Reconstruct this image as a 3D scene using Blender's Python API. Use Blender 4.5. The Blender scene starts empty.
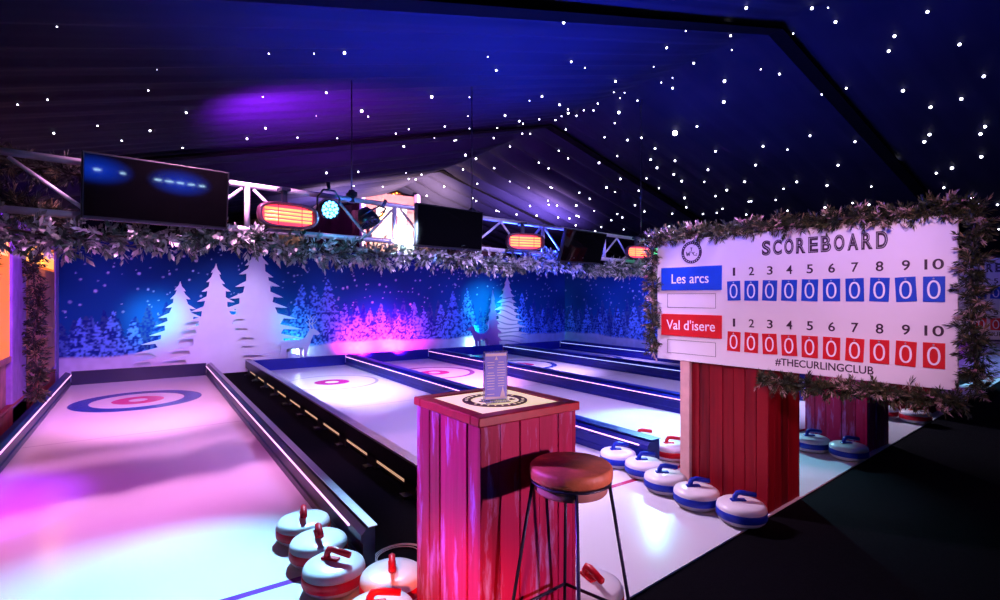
import bpy, math, random
import numpy as np
from mathutils import Vector, Matrix

random.seed(7)
RNG = np.random.default_rng(11)
PI = math.pi
scn = bpy.context.scene
col = scn.collection

# ------------------------------------------------------------------ camera numbers
FPX, HOR, CAMH = 520.0, 296.0, 1.6
TH = math.atan2(357, FPX)
FW = (math.sin(TH), math.cos(TH))
RT = (math.cos(TH), -math.sin(TH))


def ray(px, py):
    u = (px - 500) / FPX
    return (FW[0] + u * RT[0], FW[1] + u * RT[1], (HOR - py) / FPX)


# ------------------------------------------------------------------ mesh builder
class MB:
    def __init__(self):
        self.v = []; self.f = []; self.mi = []; self.sm = []

    def add(self, vs, fs, mi=0, smooth=False):
        b = len(self.v)
        self.v.extend([tuple(p) for p in vs])
        for f in fs:
            self.f.append(tuple(b + i for i in f)); self.mi.append(mi); self.sm.append(smooth)
        return self

    def box(self, x0, x1, y0, y1, z0, z1, mi=0):
        vs = [(x0, y0, z0), (x1, y0, z0), (x1, y1, z0), (x0, y1, z0), (x0, y0, z1), (x1, y0, z1), (x1, y1, z1), (x0, y1, z1)]
        return self.add(vs, [(0, 3, 2, 1), (4, 5, 6, 7), (0, 1, 5, 4), (1, 2, 6, 5), (2, 3, 7, 6), (3, 0, 4, 7)], mi)

    def bbox(self, x0, x1, y0, y1, z0, z1, b=.006, mi=0):
        """box with chamfered edges"""
        vs = []; ids = {}
        for ix, sx in ((0, x0), (1, x1)):
            for iy, sy in ((0, y0), (1, y1)):
                for iz, sz in ((0, z0), (1, z1)):
                    dx = b if ix == 0 else -b; dy = b if iy == 0 else -b; dz = b if iz == 0 else -b
                    for k, p in enumerate(((sx, sy + dy, sz + dz), (sx + dx, sy, sz + dz), (sx + dx, sy + dy, sz))):
                        ids[(ix, iy, iz, k)] = len(vs); vs.append(p)
        g = lambda *a: ids[a]
        fs = []
        for i in (0, 1):
            q = [g(i, 0, 0, 0), g(i, 1, 0, 0), g(i, 1, 1, 0), g(i, 0, 1, 0)]; fs.append(q if i else q[::-1])
            q = [g(0, i, 0, 1), g(0, i, 1, 1), g(1, i, 1, 1), g(1, i, 0, 1)]; fs.append(q if i else q[::-1])
            q = [g(0, 0, i, 2), g(1, 0, i, 2), g(1, 1, i, 2), g(0, 1, i, 2)]; fs.append(q if i else q[::-1])
        for a in (0, 1):
            for c in (0, 1):
                s = (a == c)
                q = [g(a, c, 0, 0), g(a, c, 0, 1), g(a, c, 1, 1), g(a, c, 1, 0)]; fs.append(q[::-1] if s else q)
                q = [g(a, 0, c, 0), g(a, 0, c, 2), g(a, 1, c, 2), g(a, 1, c, 0)]; fs.append(q if s else q[::-1])
                q = [g(0, a, c, 1), g(0, a, c, 2), g(1, a, c, 2), g(1, a, c, 1)]; fs.append(q[::-1] if s else q)
        for ix in (0, 1):
            for iy in (0, 1):
                for iz in (0, 1):
                    q = [g(ix, iy, iz, 0), g(ix, iy, iz, 1), g(ix, iy, iz, 2)]
                    fs.append(q if (ix + iy + iz) % 2 else q[::-1])
        return self.add(vs, fs, mi)

    def tube(self, pts, r, n=8, mi=0, caps=True, smooth=True):
        pts = [Vector(p) for p in pts]
        rs = r if isinstance(r, (list, tuple)) else [r] * len(pts)
        vs = []; fs = []
        up = None
        for i, p in enumerate(pts):
            a = pts[max(i - 1, 0)]; b = pts[min(i + 1, len(pts) - 1)]
            t = (b - a).normalized()
            if up is None:
                up = Vector((0, 0, 1)) if abs(t.z) < .9 else Vector((1, 0, 0))
            s = t.cross(up).normalized(); up = s.cross(t).normalized()
            for k in range(n):
                an = 2 * PI * k / n + PI / n
                vs.append(p + (s * math.cos(an) + up * math.sin(an)) * rs[i])
        for i in range(len(pts) - 1):
            for k in range(n):
                k2 = (k + 1) % n
                fs.append((i * n + k, i * n + k2, (i + 1) * n + k2, (i + 1) * n + k))
        if caps:
            fs.append(tuple(range(n))[::-1]); fs.append(tuple(range((len(pts) - 1) * n, len(pts) * n)))
        return self.add(vs, fs, mi, smooth)

    def lathe(self, prof, n=40, mi=0, c=(0, 0, 0), smooth=True, axis='z'):
        vs = []; fs = []
        for r, z in prof:
            for k in range(n):
                a = 2 * PI * k / n
                p = (r * math.cos(a), r * math.sin(a), z)
                if axis == 'y':
                    p = (p[0], -p[2], p[1])
                vs.append((c[0] + p[0], c[1] + p[1], c[2] + p[2]))
        m = len(prof)
        for i in range(m - 1):
            for k in range(n):
                k2 = (k + 1) % n
                fs.append((i * n + k, i * n + k2, (i + 1) * n + k2, (i + 1) * n + k))
        if prof[0][0] > 1e-6: fs.append(tuple(range(n))[::-1])
        if prof[-1][0] > 1e-6: fs.append(tuple(range((m - 1) * n, m * n)))
        return self.add(vs, fs, mi, smooth)

    def prism_xz(self, poly, y0, y1, mi=0):
        n = len(poly)
        vs = [(x, y0, z) for x, z in poly] + [(x, y1, z) for x, z in poly]
        fs = [tuple(range(n)), tuple(range(n, 2 * n))[::-1]]
        for i in range(n):
            j = (i + 1) % n
            fs.append((j, i, n + i, n + j))
        return self.add(vs, fs, mi)

    def prism_xy(self, poly, z0, z1, mi=0):
        n = len(poly)
        vs = [(x, y, z0) for x, y in poly] + [(x, y, z1) for x, y in poly]
        fs = [tuple(range(n))[::-1], tuple(range(n, 2 * n))]
        for i in range(n):
            j = (i + 1) % n
            fs.append((i, j, n + j, n + i))
        return self.add(vs, fs, mi)

    def ring(self, r0, r1, y, n=48, mi=0, c=(0, 0), depth=.003, a0=0, a1=2 * PI):
        """flat ring in the xz plane facing -y"""
        vs = []; fs = []
        for k in range(n + 1):
            a = a0 + (a1 - a0) * k / n
            for r in (r0, r1):
                for yy in (y, y + depth):
                    vs.append((c[0] + r * math.cos(a), yy, c[1] + r * math.sin(a)))
        for k in range(n):
            b = k * 4; d = b + 4
            fs += [(b, b + 2, d + 2, d), (b + 1, d + 1, d + 3, b + 3), (b, d, d + 1, b + 1), (b + 2, b + 3, d + 3, d + 2)]
        return self.add(vs, fs, mi)

    def build(self, name, mats, parent=None, tint=None):
        me = bpy.data.meshes.new(name)
        me.from_pydata(self.v, [], self.f)
        if not isinstance(mats, (list, tuple)): mats = [mats]
        for m in mats: me.materials.append(m)
        me.polygons.foreach_set('material_index', self.mi)
        me.polygons.foreach_set('use_smooth', self.sm)
        if tint is not None:
            at = me.attributes.new('tint', 'FLOAT', 'FACE')
            at.data.foreach_set('value', tint)
        me.update()
        o = bpy.data.objects.new(name, me)
        col.objects.link(o)
        if parent is not None: o.parent = parent
        return o


def tag(o, label=None, cat=None, group=None, kind=None):
    if label: o['label'] = label
    if cat: o['category'] = cat
    if group: o['group'] = group
    if kind: o['kind'] = kind
    return o


def empty(name, loc, rz=0.0, label=None, cat=None, group=None):
    o = bpy.data.objects.new(name, None)
    o.location = loc; o.rotation_euler = (0, 0, rz); o.empty_display_size = .1
    col.objects.link(o)
    return tag(o, label, cat, group)


def children(o):
    return [c for c in bpy.data.objects if c.parent is o]


def copy_tree(o, parent=None):
    c = o.copy(); col.objects.link(c)
    if parent is not None: c.parent = parent
    for ch in children(o): copy_tree(ch, c)
    return c


# ------------------------------------------------------------------ materials
def mat(name, base=(.5, .5, .5), rough=.5, metal=0.0, emit=None, estr=0.0, coat=0.0, spec=.5, noise=0.0, nscale=8.0, bump=0.0, bscale=40.0, alpha=1.0, trans=0.0):
    m = bpy.data.materials.new(name); m.use_nodes = True
    nt = m.node_tree; b = nt.nodes['Principled BSDF']
    b.inputs['Base Color'].default_value = (*base, 1); b.inputs['Roughness'].default_value = rough
    b.inputs['Metallic'].default_value = metal; b.inputs['Coat Weight'].default_value = coat
    b.inputs['Specular IOR Level'].default_value = spec; b.inputs['Transmission Weight'].default_value = trans
    if emit:
        b.inputs['Emission Color'].default_value = (*emit, 1); b.inputs['Emission Strength'].default_value = estr
    if noise or bump:
        tc = nt.nodes.new('ShaderNodeTexCoord')
    if noise:
        n = nt.nodes.new('ShaderNodeTexNoise'); n.inputs['Scale'].default_value = nscale; n.inputs['Detail'].default_value = 5
        nt.links.new(tc.outputs['Object'], n.inputs['Vector'])
        r = nt.nodes.new('ShaderNodeMapRange'); r.inputs['From Min'].default_value = .3; r.inputs['From Max'].default_value = .7
        r.inputs['To Min'].default_value = 1 - noise; r.inputs['To Max'].default_value = 1 + noise
        nt.links.new(n.outputs['Fac'], r.inputs['Value'])
        mx = nt.nodes.new('ShaderNodeVectorMath'); mx.operation = 'SCALE'; mx.inputs[0].default_value = base
        nt.links.new(r.outputs['Result'], mx.inputs['Scale']); nt.links.new(mx.outputs['Vector'], b.inputs['Base Color'])
    if bump:
        n2 = nt.nodes.new('ShaderNodeTexNoise'); n2.inputs['Scale'].default_value = bscale; n2.inputs['Detail'].default_value = 3
        nt.links.new(tc.outputs['Object'], n2.inputs['Vector'])
        bp = nt.nodes.new('ShaderNodeBump'); bp.inputs['Strength'].default_value = bump; bp.inputs['Distance'].default_value = .01
        nt.links.new(n2.outputs['Fac'], bp.inputs['Height']); nt.links.new(bp.outputs['Normal'], b.inputs['Normal'])
    return m


def ramp_node(nt, stops, interp='LINEAR'):
    r = nt.nodes.new('ShaderNodeValToRGB'); r.color_ramp.interpolation = interp
    el = r.color_ramp.elements
    while len(el) < len(stops): el.new(.5)
    for e, (p, c) in zip(el, stops):
        e.position = p; e.color = (*c, 1)
    return r


def plank_mat(name, c0, c1, worn, amount):
    """stained planks: per-plank tint, vertical grain, flaked pale patches"""
    m = bpy.data.materials.new(name); m.use_nodes = True
    nt = m.node_tree; b = nt.nodes['Principled BSDF']; b.inputs['Roughness'].default_value = .5; b.inputs['Specular IOR Level'].default_value = .22
    tc = nt.nodes.new('ShaderNodeTexCoord')
    mp = nt.nodes.new('ShaderNodeMapping'); mp.inputs['Scale'].default_value = (30, 30, 1.6)
    nt.links.new(tc.outputs['Object'], mp.inputs['Vector'])
    n = nt.nodes.new('ShaderNodeTexNoise'); n.inputs['Scale'].default_value = 1.0; n.inputs['Detail'].default_value = 6
    nt.links.new(mp.outputs['Vector'], n.inputs['Vector'])
    at = nt.nodes.new('ShaderNodeAttribute'); at.attribute_name = 'tint'
    ad = nt.nodes.new('ShaderNodeMath'); ad.operation = 'MULTIPLY_ADD'; ad.inputs[1].default_value = .6
    nt.links.new(at.outputs['Fac'], ad.inputs[0]); nt.links.new(n.outputs['Fac'], ad.inputs[2])
    r = ramp_node(nt, [(.35, c0), (.95, c1)])
    nt.links.new(ad.outputs['Value'], r.inputs['Fac'])
    mp2 = nt.nodes.new('ShaderNodeMapping'); mp2.inputs['Scale'].default_value = (14, 14, 2.2)
    nt.links.new(tc.outputs['Object'], mp2.inputs['Vector'])
    n2 = nt.nodes.new('ShaderNodeTexNoise'); n2.inputs['Scale'].default_value = 1.0; n2.inputs['Detail'].default_value = 8; n2.inputs['Roughness'].default_value = .65
    nt.links.new(mp2.outputs['Vector'], n2.inputs['Vector'])
    r2 = ramp_node(nt, [(amount, (0, 0, 0)), (amount + .13, (1, 1, 1))])
    nt.links.new(n2.outputs['Fac'], r2.inputs['Fac'])
    mx = nt.nodes.new('ShaderNodeMix'); mx.data_type = 'RGBA'
    nt.links.new(r2.outputs['Color'], mx.inputs['Factor']); nt.links.new(r.outputs['Color'], mx.inputs['A'])
    mx.inputs['B'].default_value = (*worn, 1)
    nt.links.new(mx.outputs['Result'], b.inputs['Base Color'])
    bp = nt.nodes.new('ShaderNodeBump'); bp.inputs['Strength'].default_value = .35; bp.inputs['Distance'].default_value = .006
    nt.links.new(n.outputs['Fac'], bp.inputs['Height']); nt.links.new(bp.outputs['Normal'], b.inputs['Normal'])
    return m


def ice_mat(name, ring_c, ring_w, red_r, red_c, line_c):
    """white synthetic ice with the house printed in it; object space is the house centre"""
    m = bpy.data.materials.new(name); m.use_nodes = True
    nt = m.node_tree; b = nt.nodes['Principled BSDF']
    b.inputs['Roughness'].default_value = .22; b.inputs['Specular IOR Level'].default_value = .6
    tc = nt.nodes.new('ShaderNodeTexCoord')
    sp = nt.nodes.new('ShaderNodeSeparateXYZ'); nt.links.new(tc.outputs['Object'], sp.inputs['Vector'])
    cb = nt.nodes.new('ShaderNodeCombineXYZ')
    nt.links.new(sp.outputs['X'], cb.inputs['X']); nt.links.new(sp.outputs['Y'], cb.inputs['Y'])
    ln = nt.nodes.new('ShaderNodeVectorMath'); ln.operation = 'LENGTH'; nt.links.new(cb.outputs['Vector'], ln.inputs[0])
    n = nt.nodes.new('ShaderNodeTexNoise'); n.inputs['Scale'].default_value = 1.6; n.inputs['Detail'].default_value = 2
    nt.links.new(tc.outputs['Object'], n.inputs['Vector'])
    white = (.80, .79, .80)
    rw = ramp_node(nt, [(.25, (.765, .755, .765)), (.7, white)])
    nt.links.new(n.outputs['Fac'], rw.inputs['Fac'])
    R = .84
    k = .5 / R   # ramp position for radius
    def pos(r): return r * k
    e = .006
    rr = ramp_node(nt, [(0, (0, 0, 0)), (pos(.115), (0, 0, 0)), (pos(.115) + e, (1, 1, 1)), (pos(red_r), (1, 1, 1)), (pos(red_r) + e, (0, 0, 0))])
    rb = ramp_node(nt, [(0, (0, 0, 0)), (pos(R - ring_w) - e, (0, 0, 0)), (pos(R - ring_w), (1, 1, 1)), (pos(R), (1, 1, 1)), (pos(R) + e, (0, 0, 0))])
    ml = nt.nodes.new('ShaderNodeMath'); ml.operation = 'MULTIPLY'; ml.inputs[1].default_value = k
    nt.links.new(ln.outputs['Value'], ml.inputs[0])
    nt.links.new(ml.outputs['Value'], rr.inputs['Fac']); nt.links.new(ml.outputs['Value'], rb.inputs['Fac'])
    m1 = nt.nodes.new('ShaderNodeMix'); m1.data_type = 'RGBA'
    nt.links.new(rr.outputs['Color'], m1.inputs['Factor']); nt.links.new(rw.outputs['Color'], m1.inputs['A']); m1.inputs['B'].default_value = (*red_c, 1)
    m2 = nt.nodes.new('ShaderNodeMix'); m2.data_type = 'RGBA'
    nt.links.new(rb.outputs['Color'], m2.inputs['Factor']); nt.links.new(m1.outputs['Result'], m2.inputs['A']); m2.inputs['B'].default_value = (*ring_c, 1)
    # foul line (purple-red) and a thin faint line across the lane
    def band(y, half):
        s = nt.nodes.new('ShaderNodeMath'); s.operation = 'SUBTRACT'; s.inputs[1].default_value = y
        nt.links.new(sp.outputs['Y'], s.inputs[0])
        a = nt.nodes.new('ShaderNodeMath'); a.operation = 'ABSOLUTE'; nt.links.new(s.outputs['Value'], a.inputs[0])
        l = nt.nodes.new('ShaderNodeMath'); l.operation = 'LESS_THAN'; l.inputs[1].default_value = half
        nt.links.new(a.outputs['Value'], l.inputs[0])
        return l
    l1 = band(-6.68, .026)
    m3 = nt.nodes.new('ShaderNodeMix'); m3.data_type = 'RGBA'
    nt.links.new(l1.outputs['Value'], m3.inputs['Factor']); nt.links.new(m2.outputs['Result'], m3.inputs['A']); m3.inputs['B'].default_value = (*line_c, 1)
    l2 = band(-2.38, .010)
    mlt = nt.nodes.new('ShaderNodeMath'); mlt.operation = 'MULTIPLY'; mlt.inputs[1].default_value = .55
    nt.links.new(l2.outputs['Value'], mlt.inputs[0])
    m4 = nt.nodes.new('ShaderNodeMix'); m4.data_type = 'RGBA'
    nt.links.new(mlt.outputs['Value'], m4.inputs['Factor']); nt.links.new(m3.outputs['Result'], m4.inputs['A']); m4.inputs['B'].default_value = (.35, .2, .4, 1)
    nt.links.new(m4.outputs['Result'], b.inputs['Base Color'])
    return m


def vcol_mat(name, rough=.75):
    m = bpy.data.materials.new(name); m.use_nodes = True
    nt = m.node_tree; b = nt.nodes['Principled BSDF']; b.inputs['Roughness'].default_value = rough; b.inputs['Specular IOR Level'].default_value = .02
    a = nt.nodes.new('ShaderNodeAttribute'); a.attribute_name = 'Col'
    nt.links.new(a.outputs['Color'], b.inputs['Base Color'])
    return m


def foliage_mat(name, stops):
    m = bpy.data.materials.new(name); m.use_nodes = True
    nt = m.node_tree; b = nt.nodes['Principled BSDF']; b.inputs['Roughness'].default_value = .6
    a = nt.nodes.new('ShaderNodeAttribute'); a.attribute_name = 'tint'
    r = ramp_node(nt, stops)
    nt.links.new(a.outputs['Fac'], r.inputs['Fac']); nt.links.new(r.outputs['Color'], b.inputs['Base Color'])
    return m


M = {}
M['carpet'] = mat('black_carpet', (.0035, .0032, .0045), .95, noise=.4, nscale=60, bump=.5, bscale=220, spec=.04)
M['navy'] = mat('navy_board', (.006, .012, .24), .36, spec=.3, noise=.15, nscale=5)  # blue lamp glow on the rails is put into this base colour
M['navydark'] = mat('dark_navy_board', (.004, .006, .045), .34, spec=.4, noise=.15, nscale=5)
M['black'] = mat('black_board', (.006, .006, .009), .4, noise=.2)
M['alu'] = mat('brushed_aluminium', (.62, .62, .66), .35, metal=.85, noise=.08, nscale=20)
M['truss'] = mat('truss_aluminium', (.72, .70, .76), .38, metal=.35, noise=.1, nscale=15)
M['led'] = mat('led_strip', (.9, .8, .9), .4, emit=(1, .42, .86), estr=1.9)
M['ledb'] = mat('blue_led_strip', (.5, .6, .9), .4, emit=(.42, .45, 1.0), estr=1.7)
M['board'] = mat('scoreboard_white', (.80, .76, .79), .42, noise=.03, nscale=3)
M['ink'] = mat('dark_ink', (.035, .012, .03), .5, noise=.1)
M['blue'] = mat('blue_card', (.004, .06, .50), .4, noise=.06)
M['red'] = mat('red_card', (.62, .008, .014), .4, noise=.06)
M['whiteprint'] = mat('white_print', (.9, .88, .92), .45, noise=.02)
M['stone'] = mat('white_stone_plastic', (.82, .79, .78), .3, coat=.3, noise=.04, nscale=6)
M['sred'] = mat('red_stone_plastic', (.60, .003, .018), .38, spec=.3, noise=.06)
M['sblue'] = mat('blue_stone_plastic', (.003, .022, .36), .38, spec=.3, noise=.06)
M['steel'] = mat('dark_blue_steel', (.02, .022, .05), .35, metal=.3, noise=.1)
M['tvbody'] = mat('black_plastic', (.006, .006, .007), .3, noise=.1)
M['screen'] = mat('black_screen_glass', (.0015, .0015, .002), .035, spec=.42, noise=.1)
M['seat'] = mat('brown_leather_seat', (.56, .16, .065), .5, noise=.25, nscale=14, bump=.25, bscale=60)
M['seatwood'] = mat('pale_seat_wood', (.42, .2, .16), .5, noise=.2, nscale=10)
M['plank'] = plank_mat('stained_planks', (.20, .003, .03), (.44, .010, .09), (.44, .22, .55), .53)
M['plankred'] = plank_mat('red_planks', (.04, .0003, .003), (.20, .001, .008), (.16, .002, .012), .62)
M['palewood'] = mat('pale_batten', (.62, .36, .32), .55, noise=.12, nscale=9)
M['redtop'] = mat('red_top_frame', (.36, .008, .02), .4, noise=.25, nscale=12)
M['lightbox'] = mat('backlit_panel', (.55, .48, .38), .4, emit=(1.0, .74, .46), estr=.80, noise=.02)
M['brownink'] = mat('brown_print', (.09, .025, .02), .5, noise=.1)
M['cutw'] = mat('white_cutout_board', (.78, .76, .78), .6, noise=.05, nscale=2)
M['cutp'] = mat('lilac_cutout_board', (.34, .15, .46), .6, noise=.06, nscale=3)
M['band'] = mat('grey_swirl_paint', (.30, .34, .46), .6, noise=.08)
M['hot'] = mat('heater_element', (1, .4, .1), .4, emit=(1.0, .22, .06), estr=2.9)
M['hotred'] = mat('heater_reflector', (.7, .12, .1), .3, metal=.5, emit=(1.0, .04, .12), estr=1.6, noise=.1)
M['heat'] = mat('heater_housing', (.10, .03, .06), .4, metal=.4, noise=.1)
M['lens'] = mat('cyan_lens', (.6, .9, 1), .3, emit=(.10, .50, 1.0), estr=7)
M['lensg'] = mat('green_lens', (.6, 1, .6), .3, emit=(.1, 1.0, .25), estr=3)
M['lensoff'] = mat('dark_lens', (.01, .015, .05), .1, noise=.1)
M['star'] = mat('star_lamp', (1, 1, 1), .5, emit=(.86, .84, 1.0), estr=9)
M['starbig'] = mat('bright_star_lamp', (1, 1, 1), .5, emit=(.84, .80, 1.0), estr=12)
M['hutwood'] = mat('hut_boards', (.30, .13, .14), .6, noise=.3, nscale=6, bump=.3, bscale=30)
M['hutpost'] = mat('hut_post_wood', (.22, .13, .42), .6, noise=.2, nscale=8)
M['amber'] = mat('amber_window_glow', (.25, .08, .01), .5, emit=(1.0, .20, .008), estr=.95, noise=.1)
M['ambery'] = mat('amber_inner_glow', (1, .6, .2), .5, emit=(1.0, .42, .04), estr=1.5, noise=.1)
M['snowglow'] = mat('bright_bar_back', (.08, .08, .08), .5, emit=(1.0, .90, .98), estr=1.5, noise=.05)
M['maroon'] = mat('maroon_cloth', (.05, .006, .02), .8, noise=.3, nscale=10)
M['pink'] = mat('pink_counter_front', (.035, .006, .02), .6, noise=.2)
M['plinth'] = mat('dark_red_plinth', (.22, .02, .03), .6, noise=.3, nscale=7)
M['cable'] = mat('grey_cable', (.35, .34, .36), .4, noise=.1)
M['fol'] = foliage_mat('pine_needles', [(0, (.004, .008, .003)), (.45, (.022, .034, .007)), (.75, (.075, .066, .018)), (.9, (.20, .13, .06)), (1, (.50, .34, .32))])
M['fold'] = foliage_mat('dark_pine_needles', [(0, (.003, .006, .003)), (.6, (.010, .016, .007)), (.9, (.06, .05, .015)), (1, (.25, .2, .08))])
M['folf'] = foliage_mat('frosted_leaves', [(0, (.02, .04, .03)), (.4, (.09, .14, .10)), (.7, (.26, .28, .26)), (1, (.7, .7, .68))])
M['petal'] = mat('pale_pink_petal', (.62, .32, .40), .6, noise=.2)
M['twig'] = mat('brown_twig', (.05, .03, .02), .8, noise=.2)
M['warmlamp'] = mat('warm_bulb', (1, .6, .2), .4, emit=(1.0, .38, .05), estr=9)
M['acrylic'] = mat('clear_acrylic', (.85, .88, 1.0), .05, trans=.85)
M['menu'] = mat('blue_menu_print', (.32, .36, 1.0), .4, noise=.1)
M['strap'] = mat('black_seam_band', (.0012, .0012, .002), .95, noise=.1, spec=.02)

# ------------------------------------------------------------------ camera + colour
cam = bpy.data.cameras.new('camera'); co = bpy.data.objects.new('camera', cam); col.objects.link(co)
cam.sensor_width = 36; cam.lens = FPX / 1000 * 36; cam.shift_y = -4 / 1000; cam.clip_start = .05; cam.clip_end = 100
co.location = (0, 0, CAMH); co.rotation_euler = (PI / 2, 0, -TH)
scn.camera = co
vs = scn.view_settings
scn.display_settings.display_device = 'sRGB'
vs.view_transform = 'Standard'; vs.look = 'None'; vs.exposure = 0; vs.gamma = 1; vs.use_curve_mapping = False
scn.cycles.max_bounces = 6; scn.cycles.sample_clamp_indirect = 4; scn.cycles.caustics_reflective = False; scn.cycles.caustics_refractive = False
scn.cycles.use_denoising = True
w = bpy.data.worlds.new('world'); scn.world = w; w.use_nodes = True
w.node_tree.nodes['Background'].inputs['Color'].default_value = (.10, .06, .35, 1)
w.node_tree.nodes['Background'].inputs['Strength'].default_value = .015

# ------------------------------------------------------------------ the room
YW, XW = 12.4, 11.0       # mural walls
RX, RZ = 6.5, 4.97        # ridge
SL, SR = .25, .30


def ceil_z(x):
    return RZ - SL * (RX - x) if x < RX else RZ - SR * (x - RX)


def edge_y(x):
    return 1.887 + .0774 * (x - 2.118)


MB().box(-4, 18, -4, 18, -.06, -.012).build('floor', M['carpet'])['kind'] = 'structure'

# tent lining: grid with drape folds running from ridge to eave
lin = bpy.data.materials.new('tent_lining'); lin.use_nodes = True
_b = lin.node_tree.nodes['Principled BSDF']; _b.inputs['Roughness'].default_value = .7; _b.inputs['Specular IOR Level'].default_value = .04
_n = lin.node_tree.nodes.new('ShaderNodeTexNoise'); _n.inputs['Scale'].default_value = 1.2
_t = lin.node_tree.nodes.new('ShaderNodeTexCoord'); lin.node_tree.links.new(_t.outputs['Object'], _n.inputs['Vector'])
_r = ramp_node(lin.node_tree, [(.3, (.004, .004, .0135)), (.7, (.006, .006, .019))])
lin.node_tree.links.new(_n.outputs['Fac'], _r.inputs['Fac']); lin.node_tree.links.new(_r.outputs['Color'], _b.inputs['Base Color'])


def fold(x, y):
    """height of the drape folds"""
    s = abs(x - RX)
    fine = .012 * math.sin(y * 19 + .9 * math.sin(x * .9) + .35 * x) + .008 * math.sin(y * 41 + .5 * x + 1.3 * math.sin(x * .7))
    # bays between frames hang in a gentle sag
    ph = ((y - 3.4) / 4.4) % 1.0
    sag = .10 * math.sin(PI * ph)
    k = min(1, max(0, (y - 7.8) / 1.2))
    big = .10 - .24 * abs(math.sin(PI * y / .78 + .05 * x))
    if x > RX: fine *= .35
    return -sag + (1 - .6 * k) * fine + k * big * (1 if x < RX else max(.35, 1 - (x - RX) / 9))


ys = [(-3.5 + .05 * i) for i in range(int((7 + 3.5) / .05))] + [7 + .04 * i for i in range(int(10.2 / .04))]
xs = [-3 + .38 * i for i in range(26)]
xs = [x for x in xs if x < RX - .1] + [RX] + [RX + .35 + .42 * i for i in range(23)]
cm = MB(); vsl = []; fsl = []
for y in ys:
    for x in xs:
        vsl.append((x, y, ceil_z(x) + fold(x, y) * min(1, .25 + abs(x - RX) / .8)))
nx = len(xs)
for j in range(len(ys) - 1):
    for i in range(nx - 1):
        a = j * nx + i
        fsl.append((a, a + nx, a + nx + 1, a + 1))
cm.add(vsl, fsl, 0, True)
tag(cm.build('ceiling', lin), kind='structure')
# black seam bands under the frames
for yb in (3.4, 7.8, 12.2):
    b = MB()
    for side in (0, 1):
        xa, xb = (-3, RX) if side == 0 else (RX, 15.5)
        prev = None
        n = 12
        top = []; 
        for i in range(n + 1):
            x = xa + (xb - xa) * i / n
            z = ceil_z(x) - .05
            for yy in (yb - .09, yb + .09):
                top.append((x, yy, z)); 
        lo = [(x, y, z - .03) for x, y, z in top]
        fs = []
        N = len(top)
        for i in range(n):
            a = 2 * i
            fs += [(a, a + 2, a + 3, a + 1), (N + a, N + a + 1, N + a + 3, N + a + 2), (a, N + a, N + a + 2, a + 2), (a + 1, a + 3, N + a + 3, N + a + 1)]
        b.add(top + lo, fs)
    tag(b.build('trim_1', M['strap']), kind='structure')

# side and gable cloths
def cloth(name, p0, p1, z0, z1, m, waves, amp, nz=2, gable=False):
    n = waves * 8
    d = Vector((p1[0] - p0[0], p1[1] - p0[1])); L = d.length; d.normalize(); nn = Vector((-d.y, d.x))
    vs_ = []; fs_ = []
    for j in range(nz):
        for i in range(n + 1):
            s = L * i / n
            o = amp * math.sin(2 * PI * waves * i / n) + amp * .5 * math.sin(2 * PI * waves * .37 * i / n + 1)
            x = p0[0] + d.x * s + nn.x * o; y = p0[1] + d.y * s + nn.y * o
            zt = z1 if not gable else ceil_z(x) + .05
            vs_.append((x, y, z0 + (zt - z0) * j / (nz - 1)))
    for j in range(nz - 1):
        for i in range(n):
            a = j * (n + 1) + i
            fs_.append((a, a + 1, a + n + 2, a + n + 1))
    return tag(MB().add(vs_, fs_, 0, True).build(name, m), kind='structure')


M['dcloth'] = mat('dark_side_cloth', (.03, .02, .05), .85, noise=.2)
M['gcloth'] = mat('gable_cloth', (.05, .03, .035), .85, noise=.2)
cloth('wall_left', (-2.6, -3), (-2.6, 17), -.01, 3.0, M['dcloth'], 40, .04)
cloth('wall_right', (14.8, 17), (14.8, -3), -.01, 2.7, M['dcloth'], 40, .04)
cloth('wall_far', (-3, 17.1), (15.5, 17.1), -.01, 3.0, M['gcloth'], 44, .05, gable=True)


# ------------------------------------------------------------------ printed mural
def smooth_noise(h, w_, cell):
    gh, gw = int(h / cell) + 3, int(w_ / cell) + 3
    g = RNG.random((gh, gw))
    yi = np.arange(h) / cell; xi = np.arange(w_) / cell
    y0 = yi.astype(int); x0 = xi.astype(int); fy = (yi - y0)[:, None]; fx = (xi - x0)[None, :]
    fy = fy * fy * (3 - 2 * fy); fx = fx * fx * (3 - 2 * fx)
    a = g[y0][:, x0]; b = g[y0][:, x0 + 1]; c = g[y0 + 1][:, x0]; d = g[y0 + 1][:, x0 + 1]
    return (a * (1 - fx) + b * fx) * (1 - fy) + (c * (1 - fx) + d * fx) * fy


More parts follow.
